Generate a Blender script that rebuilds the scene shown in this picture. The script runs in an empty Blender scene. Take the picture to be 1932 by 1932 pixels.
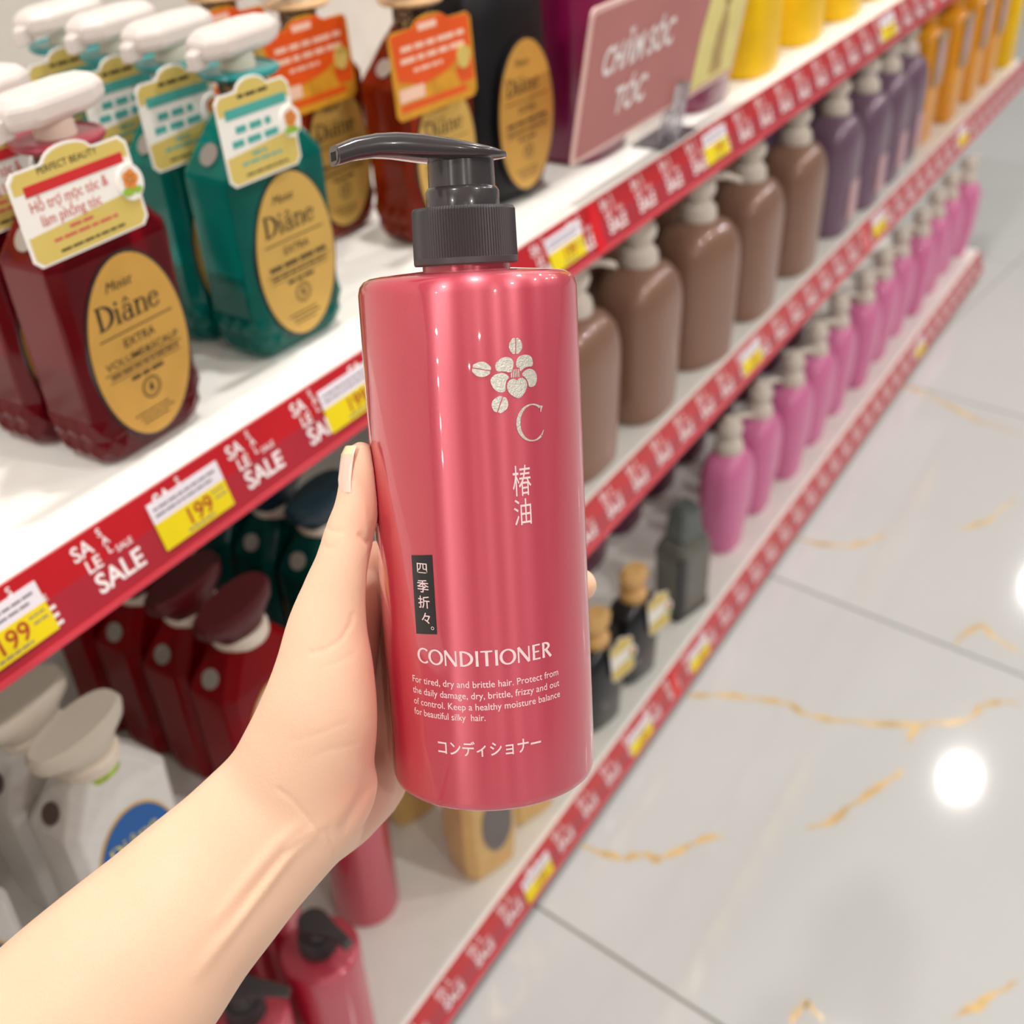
import bpy, bmesh, math, random
import numpy as np
from mathutils import Vector, Matrix

random.seed(7)
SC = bpy.context.scene
COL = SC.collection

# ------------------------------------------------------------------ camera
F_PX = 2175.0
PITCH, YAW, ROLL = (math.radians(a) for a in (34.54, 33.9, -3.05))
CAM = Vector((0, 0, 1.27))
_h = Vector((math.cos(YAW), math.sin(YAW), 0))
_r = Vector((math.sin(YAW), -math.cos(YAW), 0))
FW = _h * math.cos(PITCH) - Vector((0, 0, 1)) * math.sin(PITCH)
_u = _r.cross(FW)
RT = _r * math.cos(ROLL) + _u * math.sin(ROLL)
UP = _u * math.cos(ROLL) - _r * math.sin(ROLL)
cd = bpy.data.cameras.new('camera')
cam = bpy.data.objects.new('camera', cd)
COL.objects.link(cam)
cam.matrix_world = Matrix(((RT.x, UP.x, -FW.x, CAM.x), (RT.y, UP.y, -FW.y, CAM.y), (RT.z, UP.z, -FW.z, CAM.z), (0, 0, 0, 1)))
cd.sensor_width = 36
cd.lens = 36 * F_PX / 1932
cd.clip_start = 0.02
cd.dof.use_dof = True
cd.dof.focus_distance = 0.385
cd.dof.aperture_fstop = 10.0
SC.camera = cam

# ------------------------------------------------------------------ world, exposure
SC.view_settings.view_transform = 'Standard'
SC.view_settings.look = 'None'
SC.view_settings.gamma = 1
SC.view_settings.use_curve_mapping = False
SC.view_settings.exposure = -0.16
wd = bpy.data.worlds.new('store_air')
SC.world = wd
wd.use_nodes = True
wb = wd.node_tree.nodes['Background']
wb.inputs[0].default_value = (1.0, 0.985, 0.96, 1)
wb.inputs[1].default_value = 0.23
LAMP_W = 24.0
LAMP_COL = (1.0, 0.965, 0.925)


# ------------------------------------------------------------------ helpers
def srgb(r, g, b):
    f = lambda c: (c / 255 / 12.92) if c / 255 <= 0.04045 else ((c / 255 + 0.055) / 1.055) ** 2.4
    return (f(r), f(g), f(b))


MATS = {}


def mat(name, col, rough=0.45, metal=0.0, coat=0.0, trans=0.0, sss=0.0, var=0.06, nscale=40.0,
        bump=0.0, bscale=200.0, emit=0.0, ior=1.45, spec=0.5, coat_rough=0.05, aniso=0.0):
    if name in MATS:
        return MATS[name]
    m = bpy.data.materials.new(name)
    m.use_nodes = True
    nt = m.node_tree
    p = nt.nodes['Principled BSDF']
    tc = nt.nodes.new('ShaderNodeTexCoord')
    nz = nt.nodes.new('ShaderNodeTexNoise')
    nz.inputs['Scale'].default_value = nscale
    nz.inputs['Detail'].default_value = 3
    nt.links.new(tc.outputs['Object'], nz.inputs['Vector'])
    rp = nt.nodes.new('ShaderNodeValToRGB')
    rp.color_ramp.elements[0].position = 0.3
    rp.color_ramp.elements[1].position = 0.7
    rp.color_ramp.elements[0].color = (*[c * (1 - var) for c in col], 1)
    rp.color_ramp.elements[1].color = (*[min(1, c * (1 + var)) for c in col], 1)
    nt.links.new(nz.outputs['Fac'], rp.inputs['Fac'])
    nt.links.new(rp.outputs['Color'], p.inputs['Base Color'])
    p.inputs['Roughness'].default_value = rough
    p.inputs['Metallic'].default_value = metal
    p.inputs['Coat Weight'].default_value = coat
    p.inputs['Coat Roughness'].default_value = coat_rough
    p.inputs['Transmission Weight'].default_value = trans
    p.inputs['IOR'].default_value = ior
    p.inputs['Specular IOR Level'].default_value = spec
    if sss:
        p.inputs['Subsurface Weight'].default_value = sss
        p.inputs['Subsurface Radius'].default_value = (0.012, 0.005, 0.003)
        p.inputs['Subsurface Scale'].default_value = 0.6
    if emit:
        p.inputs['Emission Color'].default_value = (*col, 1)
        p.inputs['Emission Strength'].default_value = emit
    if bump:
        n2 = nt.nodes.new('ShaderNodeTexNoise')
        n2.inputs['Scale'].default_value = bscale
        n2.inputs['Detail'].default_value = 4
        nt.links.new(tc.outputs['Object'], n2.inputs['Vector'])
        bp = nt.nodes.new('ShaderNodeBump')
        bp.inputs['Strength'].default_value = bump
        bp.inputs['Distance'].default_value = 0.001
        nt.links.new(n2.outputs['Fac'], bp.inputs['Height'])
        nt.links.new(bp.outputs['Normal'], p.inputs['Normal'])
    MATS[name] = m
    return m


def finish(name, verts, faces, material, parent=None, smooth=False, mats=None, fmat=None, angle=None, recalc=True):
    me = bpy.data.meshes.new(name)
    me.from_pydata([tuple(v) for v in verts], [], [tuple(f) for f in faces])
    for m in (mats or [material]):
        me.materials.append(m)
    if fmat:
        for p, i in zip(me.polygons, fmat):
            p.material_index = i
    if recalc:
        b = bmesh.new()
        b.from_mesh(me)
        bmesh.ops.recalc_face_normals(b, faces=b.faces)
        b.to_mesh(me)
        b.free()
    if smooth:
        for p in me.polygons:
            p.use_smooth = True
        if angle is not None:
            me.set_sharp_from_angle(angle=math.radians(angle))
    o = bpy.data.objects.new(name, me)
    COL.objects.link(o)
    if parent:
        o.parent = parent
    return o


def thing(name, label, cat, loc=(0, 0, 0), rz=0.0, group=None):
    o = bpy.data.objects.new(name, None)
    o.empty_display_size = 0.02
    COL.objects.link(o)
    o.location = loc
    o.rotation_euler = (0, 0, rz)
    return tag(o, label, cat, group)


def tag(o, label, cat, group=None):
    o['label'] = label
    o['category'] = cat
    if group:
        o['group'] = group
    return o


def dup(root, label, loc, rz=0.0, group=None):
    r = root.copy()
    COL.objects.link(r)
    r.location = loc
    r.rotation_euler = (0, 0, rz)
    r['label'] = label
    if group:
        r['group'] = group
    for ch in list(root.children):
        c = ch.copy()
        COL.objects.link(c)
        c.parent = r
        for g in ch.children:
            d = g.copy()
            COL.objects.link(d)
            d.parent = c
    return r


class MB:
    def __init__(s):
        s.v, s.f, s.m = [], [], []

    def add(s, vs, fs, mi=0, T=None):
        o = len(s.v)
        s.v += [(T @ Vector(v)) if T else Vector(v) for v in vs]
        s.f += [tuple(i + o for i in f) for f in fs]
        s.m += [mi] * len(fs)
        return s

    def loft(s, rings, cap=True, mi=0, T=None, closed=False):
        n = len(rings[0])
        vs = [p for r in rings for p in r]
        fs = []
        R_ = len(rings)
        for k in range(R_ if closed else R_ - 1):
            a, b = k * n, ((k + 1) % R_) * n
            fs += [(a + i, a + (i + 1) % n, b + (i + 1) % n, b + i) for i in range(n)]
        if cap and not closed:
            fs.append(tuple(range(n - 1, -1, -1)))
            fs.append(tuple((R_ - 1) * n + i for i in range(n)))
        return s.add(vs, fs, mi, T)

    def lathe(s, prof, n=32, mi=0, T=None, cap=True, c=(0, 0)):
        return s.loft([[(c[0] + r * math.cos(2 * math.pi * i / n), c[1] + r * math.sin(2 * math.pi * i / n), z) for i in range(n)] for r, z in prof], cap, mi, T)

    def box(s, lo, hi, mi=0, T=None):
        x0, y0, z0 = lo
        x1, y1, z1 = hi
        vs = [(x0, y0, z0), (x1, y0, z0), (x1, y1, z0), (x0, y1, z0), (x0, y0, z1), (x1, y0, z1), (x1, y1, z1), (x0, y1, z1)]
        return s.add(vs, [(3, 2, 1, 0), (4, 5, 6, 7), (0, 1, 5, 4), (1, 2, 6, 5), (2, 3, 7, 6), (3, 0, 4, 7)], mi, T)

    def plate(s, poly, y0, y1, mi=0, T=None):
        """flat outline in x,z standing upright, from y0 (front) to y1"""
        n = len(poly)
        vs = [(x, y0, z) for x, z in poly] + [(x, y1, z) for x, z in poly]
        fs = [tuple(range(n)), tuple(range(2 * n - 1, n - 1, -1))] + [(i, (i + 1) % n, n + (i + 1) % n, n + i) for i in range(n)]
        return s.add(vs, fs, mi, T)

    def out(s, name, material, parent=None, smooth=False, angle=35, mats=None):
        return finish(name, s.v, s.f, material, parent, smooth, mats, s.m if mats else None, angle)


def ell(cx, cz, a, b, n=40):
    return [(cx + a * math.cos(2 * math.pi * i / n), cz + b * math.sin(2 * math.pi * i / n)) for i in range(n)]


def rrect(cx, cz, w, h, r, n=5):
    o = []
    for sx, sz, a0 in ((1, 1, 0), (-1, 1, 90), (-1, -1, 180), (1, -1, 270)):
        for i in range(n + 1):
            a = math.radians(a0 + 90 * i / n)
            o.append((cx + sx * (w / 2 - r) + r * math.cos(a), cz + sz * (h / 2 - r) + r * math.sin(a)))
    return o


def sring(hx, hy, z, p=2.6, n=36, cx=0, cy=0):
    """super-ellipse ring"""
    o = []
    for i in range(n):
        a = 2 * math.pi * i / n
        c, s = math.cos(a), math.sin(a)
        o.append((cx + hx * math.copysign(abs(c) ** (2 / p), c), cy + hy * math.copysign(abs(s) ** (2 / p), s), z))
    return o


def oct_ring(hx, hy, c, z):
    return [(hx - c, -hy, z), (hx, -hy + c, z), (hx, hy - c, z), (hx - c, hy, z), (-hx + c, hy, z), (-hx, hy - c, z), (-hx, -hy + c, z), (-hx + c, -hy, z)]


# ---- print: 2-D shapes (triangles in u,v) laid on a surface
_tc = {}


def text2d(s, size=1.0, weight=0.0, align='LEFT', shear=0.0, space=1.0):
    key = (s, weight, align, shear, space)
    if key not in _tc:
        c = bpy.data.curves.new('txt', 'FONT')
        c.body = s
        c.size = 1.0
        c.offset = weight
        c.align_x = align
        c.shear = shear
        c.space_character = space
        c.resolution_u = 3
        o = bpy.data.objects.new('txt', c)
        COL.objects.link(o)
        bpy.context.view_layer.update()
        me = bpy.data.meshes.new_from_object(o.evaluated_get(bpy.context.evaluated_depsgraph_get()))
        _tc[key] = ([(v.co.x, v.co.y) for v in me.vertices], [tuple(p.vertices) for p in me.polygons])
        bpy.data.objects.remove(o)
        bpy.data.curves.remove(c)
        bpy.data.meshes.remove(me)
    vs, fs = _tc[key]
    return [(x * size, y * size) for x, y in vs], fs


class Print2D:
    def __init__(s):
        s.v, s.f = [], []

    def add(s, vs, fs, dx=0, dy=0, sx=1, sy=1, rot=0):
        o = len(s.v)
        c, n = math.cos(rot), math.sin(rot)
        s.v += [(dx + (x * sx) * c - (y * sy) * n, dy + (x * sx) * n + (y * sy) * c) for x, y in vs]
        s.f += [tuple(i + o for i in f) for f in fs]
        return s

    def text(s, t, size, dx, dy, weight=0.0, align='LEFT', sx=1, width=None, shear=0, rot=0, space=1.0):
        vs, fs = text2d(t, size, weight, align, shear, space)
        if width:
            x0, x1 = min(v[0] for v in vs), max(v[0] for v in vs)
            sx = width / (x1 - x0)
        return s.add(vs, fs, dx, dy, sx, 1, rot)

    def poly(s, pts, **k):
        return s.add(pts, [tuple(range(len(pts)))], **k)

    def bar(s, x0, x1, y0, y1):
        return s.poly([(x0, y0), (x1, y0), (x1, y1), (x0, y1)])

    def ring(s, cx, cy, r0, r1, n=32):
        vs = [(cx + r * math.cos(2 * math.pi * i / n), cy + r * math.sin(2 * math.pi * i / n)) for r in (r0, r1) for i in range(n)]
        return s.add(vs, [(i, (i + 1) % n, n + (i + 1) % n, n + i) for i in range(n)])

    def ribbon(s, pts, ws, **k):
        """a pen stroke of changing width"""
        n = len(pts)
        L, R_ = [], []
        for i in range(n):
            a, b = pts[max(0, i - 1)], pts[min(n - 1, i + 1)]
            dx, dy = b[0] - a[0], b[1] - a[1]
            l = math.hypot(dx, dy) or 1
            w = (ws[i] if isinstance(ws, (list, tuple)) else ws) / 2
            L.append((pts[i][0] - dy / l * w, pts[i][1] + dx / l * w))
            R_.append((pts[i][0] + dy / l * w, pts[i][1] - dx / l * w))
        return s.add(L + R_, [(i, i + 1, n + i + 1, n + i) for i in range(n - 1)], **k)

    def arc(s, cx, cy, rx, ry, a0, a1, thick, thin, axis=0.0, n=20, **k):
        """arc whose pen is thick at left/right and thin at top/bottom"""
        pts, ws = [], []
        for i in range(n + 1):
            a = math.radians(a0 + (a1 - a0) * i / n)
            pts.append((cx + rx * math.cos(a), cy + ry * math.sin(a)))
            ws.append(thin + (thick - thin) * abs(math.cos(a - math.radians(axis))) ** 1.5)
        return s.ribbon(pts, ws, **k)

    def words(s, x0, x1, y, h, seed=0):
        """a line of print too small to read: short dashes the size of its words"""
        rnd = random.Random(seed)
        x = x0
        while x < x1 - h:
            w = min(rnd.uniform(2.0, 5.5) * h, x1 - x)
            s.bar(x, x + w, y, y + h)
            x += w + h * 0.7
        return s

    def out(s, name, material, parent, f, cut=None):
        if cut:
            b = bmesh.new()
            vs = [b.verts.new((x, y, 0)) for x, y in s.v]
            for fc in s.f:
                try:
                    b.faces.new([vs[i] for i in fc])
                except ValueError:
                    pass
            bmesh.ops.triangulate(b, faces=b.faces[:])
            lo, hi = min(v[0] for v in s.v), max(v[0] for v in s.v)
            x = lo + cut
            while x < hi:
                bmesh.ops.bisect_plane(b, geom=b.verts[:] + b.edges[:] + b.faces[:], dist=1e-7, plane_co=(x, 0, 0), plane_no=(1, 0, 0))
                x += cut
            b.verts.index_update()
            V = [(v.co.x, v.co.y) for v in b.verts]
            Fc = [tuple(v.index for v in fc.verts) for fc in b.faces]
            b.free()
        else:
            V, Fc = s.v, s.f
        return finish(name, [f(x, y) for x, y in V], Fc, material, parent, recalc=False)


def serif_diane(p, x, y, h, w=1.0):
    """Diane with a circumflex, in a high-contrast serif hand; h = height of the capital"""
    T, t = 0.17, 0.05
    def st(cx, y0, y1, wd=T):
        p.add(*quad(cx - wd / 2, cx + wd / 2, y0, y1), **k)
    def sf(cx, yy, wd=0.34):
        p.add(*quad(cx - wd / 2, cx + wd / 2, yy, yy + t), **k)
    def quad(a, b, c, d):
        return [(a, c), (b, c), (b, d), (a, d)], [(0, 1, 2, 3)]
    k = dict(dx=x, dy=y, sx=h * w, sy=h)
    st(.16, 0, 1); sf(.14, 0, .3); sf(.14, .95, .3)
    p.arc(.22, .5, .6, .475, -90, 90, .2, .05, **k)
    st(1.12, 0, .64, .14); sf(1.12, 0, .32); sf(1.07, .60, .2)
    p.add(*ellp(1.12, .86, .085, .085), **k)
    p.arc(1.62, .2, .2, .2, 20, 340, .14, .05, **k)
    st(1.85, .04, .48, .13); sf(1.9, 0, .2)
    p.arc(1.67, .46, .2, .17, 0, 165, .12, .06, **k)
    p.ribbon([(1.5, .74), (1.68, .93), (1.86, .74)], [.05, .11, .05], **k)
    st(2.22, 0, .64, .14); sf(2.22, 0, .34); sf(2.15, .6, .2)
    p.arc(2.46, .42, .2, .2, 0, 170, .14, .05, **k)
    st(2.66, 0, .44, .14); sf(2.66, 0, .34)
    p.arc(3.16, .32, .25, .3, 15, 335, .14, .05, **k)
    p.add(*quad(2.93, 3.42, .36, .41), **k)


def ellp(cx, cy, a, b, n=16):
    return [(cx + a * math.cos(2 * math.pi * i / n), cy + b * math.sin(2 * math.pi * i / n)) for i in range(n)], [tuple(range(n))]


CAPS = {}


def caps(p, s, x, y, h, width):
    """flared humanist capitals; h = cap height"""
    T, t = .17, .10
    adv = dict(C=.80, O=.98, N=.95, D=.92, I=.36, T=.78, E=.66, R=.72)
    tot = sum(adv[c] for c in s)
    k0 = width / tot
    cx = 0
    for c in s:
        k = dict(dx=x + cx * k0, dy=y, sx=k0, sy=h)
        def bar(pts, ws):
            p.ribbon(pts, ws, **k)
        if c == 'C':
            p.arc(.47, .5, .40, .46, 48, 312, T, t, **k)
        elif c == 'O':
            p.arc(.49, .5, .41, .46, 0, 360, T, t, n=32, **k)
        elif c == 'N':
            bar([(.15, 0), (.15, 1)], t); bar([(.80, 0), (.80, 1)], t); bar([(.14, 1), (.80, 0)], T)
        elif c == 'D':
            bar([(.17, 0), (.17, .5), (.17, 1)], [T, T * .85, T]); p.arc(.2, .5, .6, .455, -90, 90, T, t, **k)
        elif c == 'I':
            bar([(.18, 0), (.18, .5), (.18, 1)], [T, T * .85, T])
        elif c == 'T':
            bar([(.39, 0), (.39, .95)], T); bar([(.04, .95), (.74, .95)], t)
        elif c == 'E':
            bar([(.16, 0), (.16, .5), (.16, 1)], [T, T * .85, T])
            for yy, xe in ((.95, .58), (.52, .52), (.05, .60)):
                bar([(.16, yy), (xe, yy)], t)
        elif c == 'R':
            bar([(.16, 0), (.16, .5), (.16, 1)], [T, T * .85, T])
            p.arc(.2, .74, .34, .22, -90, 90, T, t, **k)
            bar([(.32, .52), (.68, 0)], T)
        cx += adv[c]


# ------------------------------------------------------------------ materials
M_white = mat('white_enamel', srgb(238, 236, 230), .35, var=.02, coat=.2)
M_back = mat('back_panel_grey', srgb(214, 208, 200), .5, var=.03)
M_rail_hi = mat('sale_red', srgb(188, 10, 26), .3, coat=1.0, coat_rough=.12, var=.04)
M_rail_sheen = mat('sale_red_sheen', srgb(170, 32, 48), .3, coat=1.0, coat_rough=.12, var=.04)  # paler red: reflection on the plastic holder put into the colour
M_rail_lip = mat('rail_lip_red', srgb(205, 62, 74), .25, coat=.8, var=.03)
M_tab = mat('tab_red', srgb(214, 16, 30), .3, coat=.5)
M_print_w = mat('print_white', srgb(243, 232, 232), .5, var=.02)
M_paper = mat('paper_white', srgb(232, 224, 232), .55, var=.02)
M_yellow = mat('paper_yellow', srgb(232, 208, 8), .5, var=.03)
M_price = mat('print_price_red', srgb(172, 60, 34), .5)
M_inkg = mat('print_grey', srgb(120, 112, 122), .6)
M_inkk = mat('print_black', srgb(38, 30, 26), .6)
M_gold = mat('label_gold', srgb(216, 166, 78), .42, metal=.25, var=.04, nscale=60)
M_goldp = mat('label_gold_pale', srgb(220, 178, 92), .45, metal=.2, var=.04)
M_black = mat('gloss_black', srgb(26, 24, 26), .3, coat=.3)
M_pumpw = mat('pump_white', srgb(222, 210, 198), .4, sss=.2, var=.02)
M_clear = mat('pump_frosted', srgb(246, 236, 230), .28, trans=.3, var=.02, ior=1.3)
M_ring = mat('stem_cream', srgb(240, 226, 208), .4, var=.02)


# ------------------------------------------------------------------ floor: marble tiles, joints recessed
def veined(name):
    m = mat(name, srgb(181, 181, 180), .06, coat=.6, var=.03, nscale=2.2, spec=.6)
    return m


M_tile = veined('polished_marble_tile')
M_grout = mat('grout', srgb(150, 144, 134), .8, bump=.3)
M_vein = mat('marble_vein_gold', srgb(196, 166, 116), .12, coat=.5, var=.22, nscale=30)
TY = math.radians(-6.6)
TILE = 0.741
U0, V0 = 0.671, 0.028
FZ = 0.085
fl = MB().box((-13, -6, FZ - 0.03), (13, 5, FZ - 0.004)).out('floor', M_grout)
fl['kind'] = 'structure'
tb = MB()
hw = TILE / 2 - 0.002
tb.loft([[(-hw, -hw, -.008), (hw, -hw, -.008), (hw, hw, -.008), (-hw, hw, -.008)],
         [(-hw, -hw, -.0008), (hw, -hw, -.0008), (hw, hw, -.0008), (-hw, hw, -.0008)],
         [(-hw + .001, -hw + .001, 0), (hw - .001, -hw + .001, 0), (hw - .001, hw - .001, 0), (-hw + .001, hw - .001, 0)]])
tile0 = None
for i in range(-4, 13):
    for j in range(-4, 4):
        u, v = U0 + (i + .5) * TILE, V0 + (j + .5) * TILE
        x, y = u * math.cos(TY) - v * math.sin(TY), u * math.sin(TY) + v * math.cos(TY)
        if tile0 is None:
            tile0 = tb.out('tile', M_tile, fl)
            t = tile0
        else:
            t = tile0.copy()
            COL.objects.link(t)
            t.parent = fl
        t.location = (x, y, FZ)
        t.rotation_euler = (0, 0, TY + (0 if (i + j) % 2 else math.pi))


def px_floor(p, z=0.0):
    d = FW + RT * ((p[0] - 966) / F_PX) - UP * ((p[1] - 966) / F_PX)
    return CAM + d * ((z - CAM.z) / d.z)


VEINS = [  # gold veins drawn in the marble, places read off the photograph's floor
    [(1290, 1312), (1340, 1310), (1400, 1315), (1460, 1322), (1490, 1330), (1530, 1352), (1580, 1360), (1700, 1366), (1800, 1364), (1838, 1350), (1850, 1330), (1885, 1322), (1932, 1328)],
    [(1095, 1592), (1140, 1612), (1185, 1622), (1205, 1610), (1240, 1622), (1275, 1610), (1320, 1585), (1375, 1575)],
    [(1520, 1565), (1570, 1550), (1620, 1510), (1680, 1470), (1710, 1450)],
    [(1715, 1405), (1725, 1375), (1760, 1368)],
    [(1800, 1215), (1830, 1190), (1850, 1175), (1880, 1205), (1932, 1235)],
    [(1500, 1015), (1540, 1025), (1600, 1030), (1640, 1022), (1680, 1005)],
    [(1805, 1000), (1860, 985), (1932, 930)],
    [(1490, 1932), (1515, 1890), (1530, 1900), (1560, 1932)],
    [(1800, 1925), (1860, 1885), (1932, 1845)],
    [(1700, 560), (1740, 556), (1800, 570)],
    [(1690, 720), (1760, 750), (1850, 795), (1932, 820)],
]
for ln in VEINS:
    P = [px_floor(p, FZ) for p in ln]
    # finer, wobbling course
    Q = []
    for a, b in zip(P[:-1], P[1:]):
        for k in range(6):
            q = a.lerp(b, k / 6)
            Q.append(q + Vector((random.uniform(-1, 1), random.uniform(-1, 1), 0)) * .0022)
    n = len(Q)
    vs, fs = [], []
    for i, q in enumerate(Q):
        d = (Q[min(n - 1, i + 1)] - Q[max(0, i - 1)]).normalized()
        w = (.0018 + .0042 * abs(math.sin(i * .41 + len(ln)))) * min(1, i / 4 + .2, (n - 1 - i) / 4 + .2)
        s = Vector((-d.y, d.x, 0)) * w
        vs += [q + s + Vector((0, 0, .00025)), q - s + Vector((0, 0, .00025))]
    fs = [(2 * i, 2 * i + 1, 2 * i + 3, 2 * i + 2) for i in range(n - 1)]
    finish('marble_vein', vs, fs, M_vein, fl)

# ceiling
M_ceil = mat('ceiling_paint', srgb(235, 232, 226), .7, var=.02)
ce = MB().box((-13, -6, 3.0), (13, 5, 3.05)).out('ceiling', M_ceil)
ce['kind'] = 'structure'
M_lens = mat('lamp_lens', (1.0, .97, .9), .4, emit=9.0)
M_trim = mat('lamp_trim', srgb(240, 240, 240), .4)
lamp0 = None
k = 0
ROWS = [(.36, 'above the shelf front'), (-1.45, 'unseen over the middle of the aisle'), (-2.6, 'added as front fill over the far side of the aisle')]  # far row is added to light the shelf fronts, no such lamps known
ORD = ['first', 'second', 'third', 'fourth', 'fifth', 'sixth', 'seventh', 'eighth', 'ninth', 'tenth', 'eleventh', 'twelfth',
       'thirteenth', 'fourteenth', 'fifteenth', 'sixteenth', 'seventeenth', 'eighteenth', 'nineteenth', 'twentieth']
LD = bpy.data.lights.new('downlight', 'AREA')
LD.shape = 'DISK'
LD.size = .10
LD.energy = LAMP_W
LD.color = LAMP_COL
LD2 = LD.copy()
LD2.energy = LAMP_W * 1.1
LD3 = LD.copy()
LD3.energy = LAMP_W * 1.2
for ry, rn in ROWS:
    for i in range(12):
        lx = -10.58 + 1.63 * i
        if (ry == -1.45 and lx < .5) or (ry == -2.6 and not -4.5 < lx < .5):  # unseen middle row cut short to keep the held bottle's highlight in place
            continue
        lab = 'round recessed ceiling downlight %s, %s along the row' % (rn, ORD[i])
        if lamp0 is None:
            lamp0 = thing('ceiling_downlight', lab, 'ceiling light', (lx, ry, 3.0), 0, 'ceiling downlights')
            MB().lathe([(.050, -.004), (.072, -.004), (.074, -.001), (.074, .004), (.050, .004)], 32).out('trim_ring', M_trim, lamp0)
            MB().lathe([(.0498, -.0005), (.0498, .003)], 32).out('lens', M_lens, lamp0)
            L = lamp0
        else:
            L = dup(lamp0, lab, (lx, ry, 3.0))
        lo = bpy.data.objects.new('downlight', LD if ry > 0 else LD2 if ry > -2 else LD3)
        COL.objects.link(lo)
        lo.location = (lx, ry, 2.985)

# ------------------------------------------------------------------ shelving unit
Z1, Z2, Z3 = 0.9045, 0.5785, 0.1515
X0, X1, YF, YB = -2.6, 2.95, 0.5, 0.86
frame = thing('shelving_back', 'off-white back panel and grey end post of the long shelving run', 'shelving', (0, 0, 0))
MB().box((X0, YB + .002, FZ), (X1, YB + .03, 2.1)).out('back_panel', M_back, frame)
MB().box((X1 - .03, YB - .03, FZ), (X1, YB + .001, 2.1)).out('end_post', mat('post_grey', srgb(168, 164, 156), .4, metal=.3), frame)
pli = tag(MB().box((X0, YF + .03, FZ), (X1 - .1, YB, Z3 - .0305)).out('plinth', mat('plinth_grey', srgb(120, 114, 108), .5)), 'grey plinth under the bottom shelf of the shelving run', 'plinth')
SHELVES = []
for z, lab_ in ((Z1, 'white upper shelf carrying the faceted bottles, red sale rail on its edge'), (Z2, 'white middle shelf carrying the brown and purple bottles, red sale rail on its edge'),
                (Z3, 'white bottom shelf just above the marble floor, red sale rail on its edge')):
    xe = X1 - .1 if z == Z3 else X1 - .031
    sh = thing('store_shelf', lab_, 'shelf', (0, 0, 0), 0, 'shelves of the shelving run')
    o = MB().box((X0, YF + .002, z - .03), (xe, YB, z)).out('shelf_board', M_white, sh)
    o.modifiers.new('bevel', 'BEVEL').width = .002
    SHELVES.append(sh)

DY, DZ = 0.015, 0.0475
RL = math.hypot(DY, DZ)
RN = Vector((0, -DZ, DY)) / RL
RD = Vector((0, -DY, -DZ)) / RL      # down the face of the rail


def on_rail(z, off=.0003):
    return lambda u, v: Vector((u, YF, z)) + RD * v + RN * off


def rail_cluster():
    p = Print2D()
    p.text('SA', .0125, 0, -.0145, .018)
    p.text('LE', .0110, .0045, -.0245, .018)
    for i, c in enumerate('SAL'):
        p.text(c, .0072, .0195 + .0008 * i, -.0090 - .0058 * i, .015)
    p.text('SALE', .0165, .0055, -.0385, .022)
    p.text('SALE', .0056, .0265, -.0228, .01)
    return p


cl = rail_cluster()
for zi, (z, xe) in enumerate(((Z1, X1), (Z2, X1), (Z3, X1 - .1))):
    def band(name, v0, v1, off, m, par, x0=X0, x1=xe):
        f0 = on_rail(z, off)
        f1 = on_rail(z, -.0025)
        vs = [f0(x0, v0), f0(x1, v0), f0(x1, v1), f0(x0, v1), f1(x0, v0), f1(x1, v0), f1(x1, v1), f1(x0, v1)]
        return finish(name, vs, [(0, 1, 2, 3), (7, 6, 5, 4), (0, 1, 5, 4), (1, 2, 6, 5), (2, 3, 7, 6), (3, 0, 4, 7)], m, par)
    rail = band('price_rail', .0015, RL * .46, 0, M_rail_hi, SHELVES[zi])
    band('lower_sheen_band', RL * .46, RL * .93, 0, M_rail_sheen, rail)
    band('rail_lip', RL * .93, RL, .0016, M_rail_lip, rail)
    tabs = {0: (.888, 1.996), 1: (1.787,), 2: (1.114, .30)}[zi]
    for tx in tabs:
        band('joint_tab', .002, RL * .93, .0012, M_tab, rail, tx, tx + .016)
    c0 = None
    n = int((xe + .2) / .0615)
    for q in range(n):
        x = -.2 + .0615 * q + .0045
        if c0 is None:
            g = on_rail(z)
            c0 = cl.out('sale_lettering', M_print_w, rail, lambda u, v: g(u, -v))
            c = c0
        else:
            c = c0.copy()
            COL.objects.link(c)
            c.parent = rail
        c.location = (x, 0, 0)


def price_tag(z, x, v0, label, w=.058, h=.031, price='199'):
    t = thing('price_tag', label, 'price tag', (0, 0, 0), 0, 'price tags in the shelf rails')
    base = Vector((x, YF, z)) + RD * v0 + RN * .0004
    t.location = base
    loc = lambda off: (lambda u, v: Vector((u, 0, 0)) + RD * (-v) + RN * off)
    def sheet(name, y0, y1, off, m):
        vs = [loc(o)(u, v) for o in (off, 0) for u, v in ((0, y0), (w, y0), (w, y1), (0, y1))]
        return finish(name, vs, [(0, 1, 2, 3), (7, 6, 5, 4), (0, 1, 5, 4), (1, 2, 6, 5), (2, 3, 7, 6), (3, 0, 4, 7)], m, t)
    sheet('paper', -h * .42, 0, .0006, M_paper)
    sheet('yellow_field', -h, -h * .42, .0006, M_yellow)
    p = Print2D()
    p.words(.003, w - .004, -.0055, .0014, 1)
    p.words(.003, w - .008, -.0095, .0014, 2)
    p.out('name_lettering', M_inkg, t, loc(.0008))
    p = Print2D()
    p.text(price, .0152, w * .36, -h * .83, .012)
    p.out('price_lettering', M_price, t, loc(.0008))
    p = Print2D()
    p.words(w * .34, w * .72, -h * .93, .0012, 3)
    p.words(w * .78, w * .96, -h * .55, .0010, 4)
    p.words(w * .80, w * .96, -h * .68, .0010, 5)
    p.out('small_lettering', M_inkg, t, loc(.0008))
    return t


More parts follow.
